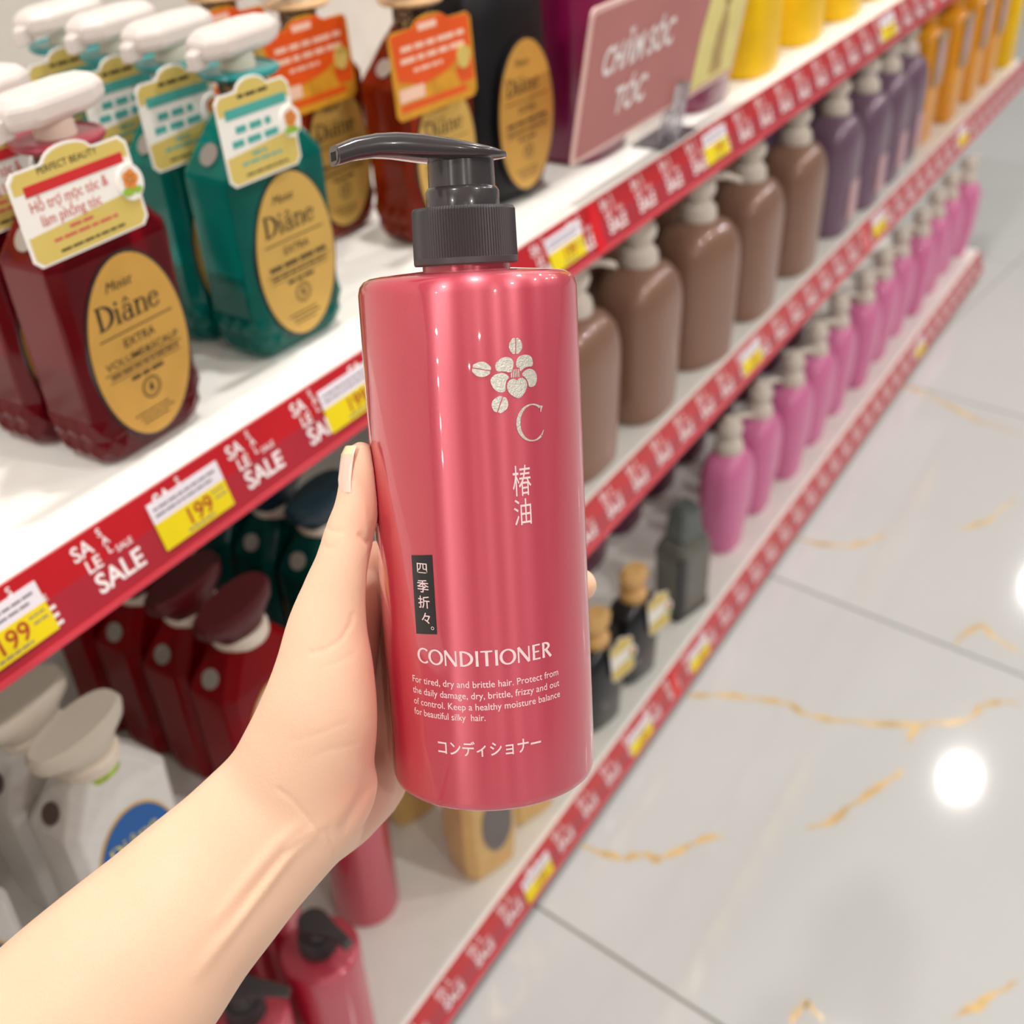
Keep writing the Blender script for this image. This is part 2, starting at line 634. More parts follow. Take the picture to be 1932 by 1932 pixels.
pt = [
    (Z1, .213, .009, '199 price tag at the left end of the top rail, below the wine-red bottle'),
    (Z1, .352, .009, '199 price tag on the top rail just left of the thumb'),
    (Z1, .508, .009, 'price tag on the top rail touching the left side of the held bottle'),
    (Z1, .812, .008, 'price tag on the top rail just left of the bright red joint tab'),
    (Z1, 1.135, .008, 'price tag on the top rail under the clear foot of the pink sign'),
    (Z1, 1.735, .008, 'farthest price tag on the top rail, below the yellow bottles'),
    (Z2, 1.295, .009, 'price tag on the middle rail below the brown bottles'),
    (Z2, 1.835, .009, 'price tag on the middle rail below the purple bottles'),
    (Z2, 2.36, .009, 'price tag on the middle rail below the orange bottles'),
    (Z3, 1.175, .014, 'price tag on the bottom rail below the smoky grey bottle'),
    (Z3, .985, .014, 'price tag on the bottom rail below the gap beside the black bottles'),
    (Z3, .715, .014, 'price tag on the bottom rail below the gold bottles'),
    (Z3, 2.30, .014, 'farthest price tag on the bottom rail below the pink bottles'),
]
for z, x, v0, lab in pt:
    price_tag(z, x, v0, lab)


# ------------------------------------------------------------------ shampoo bottles with faceted bodies
def gel(name, col, tr=.5, rough=.08):
    return mat(name, col, rough, trans=tr, coat=0, var=.05, ior=1.34, spec=.25)


M_flor = mat('neck_floral', srgb(30, 20, 16), .35, var=.0)
nt = M_flor.node_tree
rp = [n for n in nt.nodes if n.type == 'VALTORGB'][0]
rp.color_ramp.elements[0].color = (.01, .008, .007, 1)
rp.color_ramp.elements[1].color = (.42, .28, .14, 1)
rp.color_ramp.elements[0].position = .52
rp.color_ramp.elements[1].position = .58
[n for n in nt.nodes if n.type == 'TEX_NOISE'][0].inputs['Scale'].default_value = 330
M_dot = mat('seal_grey', srgb(176, 168, 160), .45, metal=.3)


def label_print(par, hx, hz, cz, y, ink, big=True, word='EXTRA', second=None, cx=0):
    p = Print2D()
    if big:
        p.text('Moist', .0085, -.006, hz * .66, 0, 'CENTER', shear=.3)
        serif_diane(p, -hx * .69, hz * .32, .0145, .92)
        p.bar(-hx * .74, hx * .74, hz * .215, hz * .228)
        p.text(word, .0078, 0, hz * .06, .004, 'CENTER')
        if second:
            p.text(second, .0066, 0, -hz * .09, .003, 'CENTER', width=hx * 1.5)
        else:
            p.words(-hx * .72, hx * .72, -hz * .08, .0028, 5)
        p.bar(-hx * .8, hx * .8, -hz * .135, -hz * .125)
        p.words(-hx * .7, hx * .7, -hz * .185, .0016, 6)
        p.bar(-hx * .74, hx * .74, -hz * .225, -hz * .217)
        p.words(-hx * .33, hx * .33, -hz * .30, .0022, 7)
        p.ring(0, -hz * .46, .0062, .0070)
        p.ring(0, -hz * .46, .0048, .0051)
        p.poly([(0, -hz * .46 + .004), (.0016, -hz * .46), (.0012, -hz * .46 - .0022), (-.0012, -hz * .46 - .0022), (-.0016, -hz * .46)])
        p.words(-hx * .45, hx * .3, -hz * .70, .0009, 8)
        p.words(-hx * .35, hx * .4, -hz * .755, .0009, 9)
        p.words(-hx * .3, hx * .25, -hz * .81, .0009, 10)
    else:
        serif_diane(p, -hx * .62, hz * .36, .0125, .92)
        p.words(-hx * .5, hx * .5, hz * .15, .0016, 3)
    return p.out('label_lettering', ink, par, lambda u, v: (cx + u, y, cz + v))


def faceted_body(root, m, H=.165, hx=.0445, hy=.0265, ch=.0075, name='body', quilt=False):
    k = H / .165
    R_ = [oct_ring(hx * .74, hy * .70, .007, 0), oct_ring(hx * .90, hy * .86, .008, .006 * k), oct_ring(hx * .955, hy * .96, .008, .020 * k),
          oct_ring(hx * .965, hy, .0075, .034 * k), oct_ring(hx, hy, ch, .128 * k), oct_ring(hx * .985, hy * .985, ch, .1315 * k),
          oct_ring(hx * .56, hy * .74, .008, .158 * k), oct_ring(.0165, .0155, .006, .166 * k), oct_ring(.0145, .0145, .006, .170 * k)]
    b = MB().loft(R_)
    o = b.out(name, m, root, False)
    o.modifiers.new('bevel', 'BEVEL').width = .0018
    o.modifiers['bevel'].segments = 2
    return o


def cut_glass(root, m, hx=.0445, hy=.0265):
    """two rows of small pyramids cut round the foot of the bottle"""
    A, B, C = oct_ring(hx * .90, hy * .86, .008, .0065), oct_ring(hx * .955, hy * .96, .008, .020), oct_ring(hx * .965, hy, .0075, .034)
    b = MB()
    for lo, hi in ((A, B), (B, C)):
        for i in range(8):
            p0, p1, q0, q1 = (Vector(v) for v in (lo[i], lo[(i + 1) % 8], hi[i], hi[(i + 1) % 8]))
            n = max(1, round((p1 - p0).length / .010))
            nrm = (p1 - p0).cross(q0 - p0).normalized()
            if nrm.dot((p0 + q1) / 2 - Vector((0, 0, .02))) < 0:
                nrm = -nrm
            for k in range(n):
                a, c = p0.lerp(p1, k / n), p0.lerp(p1, (k + 1) / n)
                mid = (a + c) / 2
                if mid.y < -hy * .8 and (abs(mid.x) / .043) ** 2 + ((mid.z + .006 - .0685) / .066) ** 2 < 1:
                    continue
                d, e = q0.lerp(q1, k / n), q0.lerp(q1, (k + 1) / n)
                b.add([a, c, e, d, (a + c + d + e) / 4 + nrm * .0026, (a + c + d + e) / 4 - nrm * .002], [(0, 1, 4), (1, 2, 4), (2, 3, 4), (3, 0, 4), (1, 0, 5), (2, 1, 5), (3, 2, 5), (0, 3, 5)])
    return b.out('cut_glass_band', m, root)


def seal_dot(root, hx, H, m=None):
    """grey round seal on the left shoulder"""
    k = H / .165
    a = Vector((-hx * .985, 0, .1315 * k))
    b = Vector((-hx * .56, 0, .158 * k))
    d = (b - a).normalized()
    n = Vector((-d.z, 0, d.x))
    if n.z < 0:
        n = -n
    c = a.lerp(b, .42) + n * .0012
    vs = [c + d * (.0075 * math.cos(t)) + Vector((0, 1, 0)) * (.0075 * math.sin(t)) + n * off for off in (.0004, -.0008) for t in [2 * math.pi * i / 24 for i in range(24)]]
    fs = [tuple(range(24)), tuple(range(47, 23, -1))] + [(i, (i + 1) % 24, 24 + (i + 1) % 24, 24 + i) for i in range(24)]
    return finish('seal_dot', vs, fs, m or M_dot, root)


def front_label(root, mcol, mrim, hx, hz, cz, y, n=48):
    MB().plate(ell(0, cz, hx, hz, n), y - .0007, y + .002).out('label_rim', mrim, root)
    return MB().plate(ell(0, cz, hx - .0016, hz - .0018, n), y - .0011, y).out('label', mcol, root)


def pump_a(root, mcol, z=.166, ang=.12):
    """dark floral neck, coloured disc, cream stem and frosted wing-shaped head"""
    MB().lathe([(.0145, z), (.0150, z + .002), (.0150, z + .018), (.0145, z + .019)], 28).out('neck', M_flor, root, True)
    MB().lathe([(.015, z + .0185), (.0245, z + .0195), (.0262, z + .0215), (.0255, z + .0235), (.0235, z + .0242), (.0218, z + .0230), (.012, z + .0235)], 40).out('collar_disc', mcol, root, True)
    MB().lathe([(.0115, z + .0225), (.0110, z + .036)], 28).out('stem', M_ring, root, True)
    T = Matrix.Rotation(ang, 4, 'Z')
    z0 = z + .0335
    def hexr(a, c, e, zz):
        return [(-a, -e, zz), (-a * .62, -c, zz), (a * .55, -c, zz), (a, -e * 1.1, zz), (a, e * 1.1, zz), (a * .55, c, zz), (-a * .62, c, zz), (-a, e, zz)]
    hd = MB().loft([hexr(.033, .0125, .006, z0), hexr(.0355, .0145, .0075, z0 + .004), hexr(.0355, .0145, .0075, z0 + .0115), hexr(.030, .0105, .005, z0 + .0165)], T=T)
    o = hd.out('pump_head', M_clear, root)
    o.modifiers.new('bevel', 'BEVEL').width = .0012
    nz = MB().loft([[(-.030, -.0045, z0 - .003), (-.030, .0045, z0 - .003), (-.030, .0045, z0 + .010), (-.030, -.0045, z0 + .010)],
                    [(-.042, -.004, z0 - .004), (-.042, .004, z0 - .004), (-.042, .004, z0 + .006), (-.042, -.004, z0 + .006)]], T=T)
    nz.out('nozzle', M_clear, o).modifiers.new('bevel', 'BEVEL').width = .001


M_tagw = mat('tag_card', srgb(246, 242, 234), .45, var=.01)
M_tagg = mat('tag_gold', srgb(226, 200, 110), .42, metal=.15, var=.06, nscale=18)
M_pink = mat('tag_red_ink', srgb(208, 92, 84), .5)
M_red = mat('tag_red', srgb(206, 44, 46), .45)
M_tealink = mat('tag_teal', srgb(78, 170, 160), .45)
M_leafg = mat('tag_green', srgb(150, 186, 60), .5)
M_fleur = mat('tag_orange', srgb(226, 140, 60), .5)


def neck_tag(root, cx, cz, y, w, h, kind, tilt=.18, rz=0.0, roll=0.0):
    """printed card hung on the neck: card with a humped top, bands and lettering"""
    T = Matrix.Translation((cx, y, cz)) @ Matrix.Rotation(rz, 4, 'Z') @ Matrix.Rotation(roll, 4, 'Y') @ Matrix.Rotation(-tilt, 4, 'X')
    a, b = w / 2, h / 2
    out = [(-a, -b + .004), (-a + .004, -b), (a - .004, -b), (a, -b + .004), (a, b - .005), (a - .004, b - .001), (a * .45, b - .001)]
    out += [(a * .40 * math.cos(math.radians(t)), b - .001 + .0065 * math.sin(math.radians(t))) for t in range(10, 171, 16)]
    out += [(-a * .45, b - .001), (-a + .004, b - .001), (-a, b - .005)]
    P2 = lambda o: (lambda u, v: T @ Vector((u, -o, v)))
    if kind in ('red', 'teal', 'plain'):
        card = MB().plate(out, 0, .0009, T=T).out('neck_tag', M_tagw, root)
        ink = {'red': M_red, 'teal': M_tealink, 'plain': M_tagg}[kind]
        p = Print2D()
        s = .955
        p.poly([(x * s, z * s) for x, z in out if z > b * .45] + [(-a * s, b * .55), (a * s, b * .55)][::-1][:0])
        top = [(a * s, b * .52)] + [(x * s, z * s) for x, z in out if z > b * .6] + [(-a * s, b * .52)]
        p = Print2D()
        p.poly(top)
        p.poly([(-a * s, -b * .35), (-a * s, (-b + .004) * s), ((-a + .004) * s, -b * s), ((a - .004) * s, -b * s), (a * s, (-b + .004) * s), (a * s, -b * .18)])
        p.out('gold_print', M_tagg, card, P2(.0001))
        p = Print2D()
        p.bar(-a * .8, a * .86, b * .42, b * .64)
        p.out('colour_band', ink, card, P2(.0002))
        p = Print2D()
        if kind == 'red':
            p.text('PERFECT BEAUTY', .0050, -.001, b * .78, .006, 'CENTER')
        else:
            p.words(-a * .4, a * .45, b * .80, .0020, 21)
        if kind != 'plain':
            p.out('heading_lettering', M_inkk, card, P2(.0002))
            p = Print2D()
            p.words(-a * .55, a * .62, -b * .84, .0013, 23)
            p.out('foot_lettering', M_inkk, card, P2(.0002))
        p = Print2D()
        if kind == 'red':
            p.text('Hỗ trợ mọc tóc &', .0083, -a * .80, b * .10, .004, sx=.82)
            p.text('làm phồng tóc', .0083, -a * .70, -b * .22, .004, sx=.82)
        elif kind == 'teal':
            p.words(-a * .6, a * .35, b * .1, .0042, 31)
            p.words(-a * .75, a * .5, -b * .18, .0042, 32)
        p.words(-a * .3, a * .1, -b * .44, .0017, 24)
        p.words(-a * .6, a * .5, -b * .60, .0016, 25)
        p.out('colour_lettering', M_pink if kind == 'red' else ink, card, P2(.0002))
        pic = MB().plate(ell(a * .86, -b * .02, .0088, .0098, 24), -.0010, .0004, T=T).out('flower_badge', M_tagw, card)
        p = Print2D()
        for q in range(5):
            an = q * 1.2566
            p.add(*ellp(a * .86 + .003 * math.cos(an), b * .05 + .003 * math.sin(an), .0026, .0026))
        p.out('flower_print', M_fleur, card, P2(.0013))
        p = Print2D()
        p.add(*ellp(a * .78, -b * .2, .0045, .0026))
        p.add(*ellp(a * .95, -b * .22, .003, .002))
        p.out('leaf_print', M_leafg, card, P2(.0012))
    else:
        M_or = mat('tag_orange_card', srgb(228, 86, 26), .4, coat=.2, var=.05)
        M_am = mat('tag_amber', srgb(214, 150, 40), .45, var=.15, nscale=90)
        card = MB().plate(out, 0, .0009, T=T).out('neck_tag', M_am, root)
        p = Print2D()
        p.poly([(-a * .96, b * .9), (-a * .9, -b * .1), (-a * .3, -b * .34), (a * .3, -b * .2), (a * .94, b * .2), (a * .95, b * .92), (a * .45, b * .96), (a * .3, b * 1.1), (-a * .3, b * 1.1), (-a * .45, b * .96)][::-1])
        p.bar(-a * .9, a * .75, -b * .82, -b * .66)
        p.poly([(a * .5, -b * .25), (a * .96, -b * .05), (a * .96, -b * .6), (a * .6, -b * .6)])
        p.out('orange_field', M_or, card, P2(.0001))
        p = Print2D()
        p.words(-a * .75, a * .8, b * .50, .0038, 41)
        p.words(-a * .78, a * .78, b * .24, .0038, 42)
        p.words(-a * .5, a * .2, b * .0, .0026, 43)
        p.bar(-a * .3, a * .15, b * .86, b * 1.02)
        p.bar(-a * .9, -a * .3, -b * .6, -b * .3)
        p.out('white_lettering', mat('tag_peach', srgb(244, 200, 176), .5), card, P2(.0002))
        MB().plate(ell(a * .72, 0, .0075, .009, 24), -.0010, .0004, T=T).out('flower_badge', M_tagg, card)
    return card


def faceted_bottle(label, loc, mbody, mdisc, mlabel=M_gold, word='EXTRA', second=None, tagk='red', rz=0.0, group=None, tagarg=None, mrim=M_black, hzs=1.0):
    t = thing('shampoo_bottle', label, 'bottle', loc, rz, group)
    faceted_body(t, mbody)
    cut_glass(t, mbody)
    lb = front_label(t, mlabel, mrim, .0375, .0590 * hzs, .0685, -.0265)
    label_print(lb, .0375, .0590 * hzs, .0685, -.0279, M_inkk, True, word, second)
    seal_dot(t, .0445, .165)
    pump_a(t, mdisc)
    if tagk:
        a = dict(cx=-.022, cz=.1655, y=-.037, w=.078, h=.050, kind=tagk, tilt=.10, rz=0)
        a.update(tagarg or {})
        neck_tag(t, **a)
    return t


M_wine = gel('wine_red_gel', srgb(132, 4, 24), .65)
M_winec = mat('wine_disc', srgb(150, 44, 62), .3, coat=.4)
M_teal = gel('teal_gel', srgb(4, 138, 126), .65)
M_tealc = mat('teal_disc', srgb(10, 132, 130), .3, coat=.4)
M_amber = gel('amber_gel', srgb(160, 44, 8), .6)
M_amberc = mat('amber_disc', srgb(216, 176, 130), .35)

rb = faceted_bottle('wine-red faceted pump bottle in front, gold oval label and printed neck tag', (.400, .5545, Z1), M_wine, M_winec, second='VOLUME&SCALP', group='wine-red bottles on the top shelf')
dup(rb, 'wine-red faceted bottle second in its column, its tag half hidden by the front one', (.396, .611, Z1), .03)
dup(rb, 'wine-red faceted bottle third and last in its column at the left edge', (.392, .669, Z1), 0)
tbo = faceted_bottle('teal faceted pump bottle at the front of its column, cream neck tag hanging', (.553, .564, Z1), M_teal, M_tealc, tagk='teal', mlabel=M_goldp, group='teal bottles on the top shelf', rz=-.06, tagarg=dict(cx=-.024, cz=.160, w=.062, h=.056, tilt=.05))
for i, (y, nm) in enumerate(((.622, 'second'), (.679, 'third'), (.736, 'fourth and rearmost'))):
    dup(tbo, 'teal faceted pump bottle %s in the column behind the front teal one' % nm, (.553 + .003 * i, y, Z1), -.05 + .02 * i)
ab = faceted_bottle('amber faceted pump bottle in front, bright orange neck tag hanging over its gold label', (.776, .592, Z1), M_amber, M_amberc, tagk='orange', mlabel=M_goldp, group='amber bottles on the top shelf', rz=-.1, tagarg=dict(cx=-.026, cz=.148, w=.094, h=.064, y=-.044, tilt=.05))
dup(ab, 'amber faceted bottle behind the teal one, its orange tag and gold label in shade', (.733, .672, Z1), -.05)
dup(ab, 'amber faceted bottle rearmost at the back panel', (.735, .76, Z1), -.05)

for o in list(COL.objects):
    if o.parent and o.name.startswith('neck_tag') and o.parent.name.startswith('shampoo_bottle') and o.parent not in (rb, tbo, ab):
        o.location.y = .011
# black quilted bottle
kb = thing('shampoo_bottle', 'tall black rounded bottle with a large gold oval label', 'bottle', (.880, .592, Z1), -.08)
M_kq = mat('quilted_black', srgb(17, 16, 19), .5, spec=.3, bump=.8, bscale=60)
MB().loft([sring(.040, .028, 0, 3), sring(.050, .034, .006, 3), sring(.054, .038, .02, 3), sring(.056, .038, .10, 3), sring(.054, .037, .16, 3), sring(.046, .034, .185, 2.8), sring(.03, .026, .2, 2.4), sring(.016, .016, .206, 2)]).out('body', M_kq, kb, True, 50)
lb = front_label(kb, M_gold, M_black, .041, .066, .076, -.0405)
label_print(lb, .041, .066, .076, -.0418, M_inkk, True)
MB().lathe([(.017, .2), (.019, .206), (.019, .222), (.012, .224), (.012, .236)], 24).out('collar', M_black, kb, True)
MB().loft([sring(.012, .030, .234, 2.4), sring(.014, .032, .24, 2.4), sring(.013, .03, .252, 2.4)]).out('pump_head', M_black, kb, True)

# magenta packs
M_mag = mat('magenta_gloss', srgb(120, 8, 66), .3, coat=.5)


def slab_bottle(label, loc, m, hx, hy, h, group=None, rz=0.0, name='lotion_bottle', p=3.4, cap=True):
    t = thing(name, label, 'bottle', loc, rz, group)
    MB().loft([sring(hx * .88, hy * .88, 0, p), sring(hx, hy, .008, p), sring(hx * 1.02, hy, h * .5, p), sring(hx, hy, h * .86, p), sring(hx * .85, hy * .85, h * .94, p), sring(.018, .017, h, 2)]).out('body', m, t, True, 50)
    if cap:
        MB().lathe([(.019, h - .004), (.019, h + .018), (.012, h + .019), (.010, h + .04)], 24).out('collar', M_pumpw, t, True)
        MB().loft([sring(.012, .012, h + .038, 2, cy=0), sring(.012, .03, h + .044, 2.2, cy=-.016), sring(.010, .028, h + .053, 2.2, cy=-.016)]).out('pump_head', M_pumpw, t, True)
    return t


mg = slab_bottle('tall magenta bottle behind the left half of the pink sign', (1.025, .585, Z1), M_mag, .052, .042, .25, 'magenta bottles on the top shelf')
dup(mg, 'tall magenta bottle behind the right end of the pink sign', (1.225, .560, Z1), 0)

M_yel = mat('yellow_gloss', srgb(250, 200, 2), .45, spec=.3)
yb = slab_bottle('yellow bottle beside the picture end of the pink sign', (1.375, .555, Z1), M_yel, .050, .038, .26, 'yellow bottles on the top shelf', p=3)
for x, y, n in ((1.545, .560, 'second yellow bottle from the pink sign, the widest seen'), (1.70, .56, 'third yellow bottle from the pink sign, top shelf'), (1.86, .56, 'fourth yellow bottle from the pink sign, top shelf'), (2.02, .56, 'fifth yellow bottle from the pink sign, top shelf')):
    dup(yb, n, (x, y, Z1))

# acrylic sign
sg = thing('shelf_sign', 'pink shelf sign with white lettering and a yellow picture on a clear stand', 'sign', (1.054, .514, Z1), 0)
M_sign = mat('sign_pink', srgb(190, 118, 114), .45, var=.05, nscale=9)
M_signe = mat('sign_edge', srgb(236, 196, 188), .3)
M_acr = mat('acrylic_clear', srgb(238, 236, 240), .08, trans=.85, ior=1.4, var=.01)
SW = .352
o2 = rrect(0, .103, SW, .134, .006)
sT = Matrix.Rotation(.17, 4, 'X')
MB().plate(o2, -.0005, .0018, T=sT).out('board', M_signe, sg)
pnl = MB().plate(rrect(0, .103, SW - .010, .124, .004), -.0012, 0, T=sT).out('printed_panel', M_sign, sg)
sp = lambda off: (lambda u, v: sT @ Vector((u, -off, v)))
p = Print2D()
p.poly([(.064, .043), (SW / 2 - .006, .043), (SW / 2 - .006, .163), (.090, .163), (.074, .135), (.066, .10)])
p.out('picture_field', mat('picture_yellow', srgb(240, 226, 140), .4, var=.06, nscale=30), pnl, sp(.0015))
p = Print2D()
p.add(*ellp(.122, .128, .010, .013)); p.poly([(.104, .05), (.136, .05), (.132, .10), (.126, .115), (.116, .115), (.108, .10)])
p.out('picture_figure', mat('picture_ochre', srgb(190, 160, 96), .5, var=.2, nscale=80), pnl, sp(.0018))
p = Print2D()
p.text('CHĂM SÓC', .034, -.076, .108, .025, 'CENTER', sx=.80, shear=.1)
p.text('TÓC', .034, -.080, .066, .025, 'CENTER', sx=.85, shear=.1)
p.out('sign_lettering', mat('sign_ink', srgb(255, 244, 242), .5), pnl, sp(.0016))
MB().box((.0, -.012, 0), (.08, .024, .003)).out('foot', M_acr, sg)
MB().box((.02, .0022, .003), (.05, .005, .09), T=Matrix.Rotation(.17, 4, 'X')).out('clear_post', M_acr, sg)
MB().box((.026, -.0085, .003), (.044, -.0015, .060), T=Matrix.Rotation(.17, 4, 'X')).out('clip', M_acr, sg)


# ------------------------------------------------------------------ middle shelf: boat-topped bottles
def boat_bottle(label, loc, mbody, mcap, mring, mlabel, ink, group, rz=0.0, mdot=None, green=None):
    t = thing('shampoo_bottle', label, 'bottle', loc, rz, group)
    H = .150
    faceted_body(t, mbody, H=H, hx=.043, hy=.0232, ch=.007)
    lb = front_label(t, mlabel, M_goldp if ink is not M_inkg else M_gold, .034, .052, .060, -.0232)
    label_print(lb, .034, .052, .060, -.0246, ink, False)
    seal_dot(t, .043, H, mdot)
    z = .150
    MB().lathe([(.0205, z - .004), (.0215, z - .002), (.0215, z + .004), (.019, z + .006)], 32).out('neck_ring', mring, t, True)
    if green:
        MB().lathe([(.0200, z - .009), (.0203, z - .0085), (.0203, z - .004), (.0200, z - .0035)], 32).out('green_band', green, t, True)
    def boat(a, b, zz, sh=0):
        return [(a * math.cos(q) * (1 if math.cos(q) > 0 else 1.08), b * math.copysign(abs(math.sin(q)) ** .8, math.sin(q)) + sh, zz) for q in [2 * math.pi * i / 32 for i in range(32)]]
    T = Matrix.Rotation(.1, 4, 'Z')
    MB().loft([boat(.020, .016, z + .004), boat(.024, .0165, z + .012), boat(.034, .0175, z + .018), boat(.0355, .0178, z + .026), boat(.033, .0155, z + .0300)], T=T).out('pump_head', mcap, t, True, 40)
    return t


M_wbody = mat('quilted_white', srgb(226, 222, 218), .35, coat=.3, var=.02)
nt = M_wbody.node_tree
tc = [n for n in nt.nodes if n.type == 'TEX_COORD'][0]
mp = nt.nodes.new('ShaderNodeMapping')
mp.inputs['Rotation'].default_value = (0, math.radians(45), 0)
ck = nt.nodes.new('ShaderNodeTexVoronoi')
ck.inputs['Scale'].default_value = 95
ck.inputs['Randomness'].default_value = 0
bp = nt.nodes.new('ShaderNodeBump')
bp.inputs['Strength'].default_value = .5
bp.inputs['Distance'].default_value = .0015
nt.links.new(tc.outputs['Object'], mp.inputs['Vector'])
nt.links.new(mp.outputs['Vector'], ck.inputs['Vector'])
nt.links.new(ck.outputs['Distance'], bp.inputs['Height'])
nt.links.new(bp.outputs['Normal'], nt.nodes['Principled BSDF'].inputs['Normal'])
M_wcap = mat('cap_ivory', srgb(214, 202, 186), .4, var=.02)
M_lime = mat('lime_print', srgb(176, 204, 40), .45, var=.3, nscale=200)
M_blue = mat('label_blue', srgb(6, 92, 170), .4, var=.04)
M_yink = mat('print_yellow', srgb(232, 222, 120), .5)
M_wdot = mat('seal_brown', srgb(96, 78, 74), .45)
M_red2 = gel('ruby_gel', srgb(150, 2, 14), .3, .12)
M_redcap = mat('ruby_cap', srgb(82, 6, 16), .4)
M_cream = mat('label_cream', srgb(232, 226, 220), .45)
M_teal2 = gel('sea_teal_gel', srgb(2, 70, 64), .3, .15)
M_tcap = mat('sea_cap', srgb(4, 40, 54), .4)

wb_ = boat_bottle('white quilted bottle with a blue oval label, in front above the forearm', (.285, .5335, Z2), M_wbody, M_wcap, M_ring, M_blue, M_yink, 'white bottles on the middle shelf', 0, M_wdot, M_lime)
dup(wb_, 'white quilted bottle behind the front one, at the left edge', (.283, .586, Z2), 0)
dup(wb_, 'white quilted bottle in the lower left corner, only its edge in view', (.158, .536, Z2), 0)
r2 = boat_bottle('ruby-red boat-topped bottle in front on the middle shelf, just left of the hand', (.428, .5335, Z2), M_red2, M_redcap, M_ring, M_cream, M_inkg, 'ruby bottles on the middle shelf')
for y, n in ((.585, 'second'), (.637, 'third'), (.69, 'rearmost')):
    dup(r2, 'ruby-red boat-topped bottle %s in its column in the shade' % n, (.430, y, Z2), .02)
t2 = boat_bottle('dark teal boat-topped bottle in front, behind the thumb', (.568, .572, Z2), M_teal2, M_tcap, M_ring, M_cream, M_inkg, 'teal bottles on the middle shelf')
for y, n in ((.624, 'second'), (.676, 'rearmost')):
    dup(t2, 'dark teal boat-topped bottle %s in its column under the top rail' % n, (.569, y, Z2), 0)


# ------------------------------------------------------------------ round-shouldered pump bottles
def pump_white(t, h, nozzle=None, m=M_pumpw, k=1.0):
    MB().lathe([(.0150 * k, h - .003), (.0168 * k, h), (.0168 * k, h + .010), (.0150 * k, h + .016), (.0112 * k, h + .019), (.0108 * k, h + .026)], 24).out('pump_collar', m, t, True)
    MB().lathe([(.0085 * k, h + .024), (.013 * k, h + .028), (.0150 * k, h + .036), (.0140 * k, h + .044), (.0095 * k, h + .050), (.007 * k, h + .0555)], 24).out('pump_head', m, t, True)
    if nozzle is not None:
        T = Matrix.Translation((0, 0, h + .046)) @ Matrix.Rotation(nozzle, 4, 'Z')
        rings = []
        for x, z, r in ((0, 0, .0055), (.015, .003, .005), (.032, .002, .0045), (.046, -.004, .004), (.052, -.007, .0038)):
            rings.append([(x, r * math.cos(q), z + r * math.sin(q)) for q in [2 * math.pi * i / 12 for i in range(12)]])
        MB().loft(rings, T=T).out('nozzle', m, t, True)


def round_bottle(label, loc, m, hx, hy, h, foot=.9, group=None, rz=0.0, nozzle=None, name='pump_bottle', strip=None, p=2.7):
    t = thing(name, label, 'bottle', loc, rz, group)
    P = [(foot * .93, 0), (foot, .004), (foot + .02, .02), (.98, h * .45), (1, h * .68), (.985, h * .78), (.90, h * .88), (.70, h * .955), (.46, h * .99), (.34, h)]
    MB().loft([sring(hx * s, (hy * s if s > .5 else max(hy * s, .013)), z, p if s > .6 else 2.2, 40) for s, z in P]).out('body', m, t, True, 60)
    if strip:
        a = strip
        MB().plate(rrect(0, h * .30, hx * .7, h * .32, .004), -hy * 1.003 - .0005, -hy * .9).out('label', a, t)
    pump_white(t, h, nozzle, k=1.3)
    return t


M_brown = mat('cocoa_pearl', srgb(148, 110, 90), .38, metal=.15, coat=.5, var=.03)
M_purp = mat('plum_pearl', srgb(120, 90, 112), .38, metal=.15, coat=.5, var=.03)
M_pinkb = mat('orchid_pink', srgb(222, 120, 168), .36, coat=.3, var=.03)
M_plum = mat('deep_plum', srgb(92, 24, 58), .35, coat=.4)
M_roselab = mat('label_rose', srgb(206, 166, 172), .4)
bx = [(.950, .551), (1.098, .549), (1.252, .547), (1.412, .548), (1.580, .549)]
lab = ['nearest brown pump bottle, half hidden by the held bottle', 'second brown pump bottle, right beside the held bottle', 'brown pump bottle with its nozzle turned to the right', 'fourth brown pump bottle along the middle shelf', 'fifth brown pump bottle, next to the purple ones']
br = None
for i, (x, y) in enumerate(bx):
    if br is None:
        br = round_bottle(lab[i], (x, y, Z2), M_brown, .0560, .0445, .184, .92, 'brown bottles on the middle shelf', nozzle=-.55)
        br0 = br
    elif i == 1:
        br1 = round_bottle(lab[i], (x, y, Z2), M_brown, .0560, .0445, .184, .92, 'brown bottles on the middle shelf', nozzle=2.0)
    elif i == 2:
        dup(br0, lab[i], (x, y, Z2), -.25)
    else:
        dup(br1, lab[i], (x, y, Z2))
for i, (x, y) in enumerate([(.93, .655), (1.08, .655), (1.235, .655), (1.395, .655), (1.565, .655), (1.0, .75), (1.16, .75), (1.32, .75), (1.48, .75)]):
    dup(br1, 'brown pump bottle in shade in the %s, %s from the held bottle' % (('second row', ORD[i]) if i < 5 else ('third row', ORD[i - 5])), (x, y, Z2))
pu = round_bottle('first purple pump bottle beside the brown ones, rose label low on its front', (1.745, .549, Z2), M_purp, .052, .0435, .182, .90, 'purple bottles on the middle shelf', strip=M_roselab)
for x, y, n in ((1.880, .547, 'second purple pump bottle from the brown ones'), (2.012, .553, 'third purple pump bottle from the brown ones'), (2.135, .560, 'fourth purple pump bottle, next to the orange ones')):
    dup(pu, n, (x, y, Z2))
for i, x in enumerate((1.72, 1.86, 2.0, 2.13)):
    dup(pu, 'purple pump bottle in the dark second row, %s from the brown ones' % ORD[i], (x, .66, Z2))
M_or = mat('orange_gloss', srgb(240, 160, 10), .35, coat=.4)
M_pat = mat('patterned_paper', srgb(190, 150, 110), .5, var=.0)
nt = M_pat.node_tree
rp = [n for n in nt.nodes if n.type == 'VALTORGB'][0]
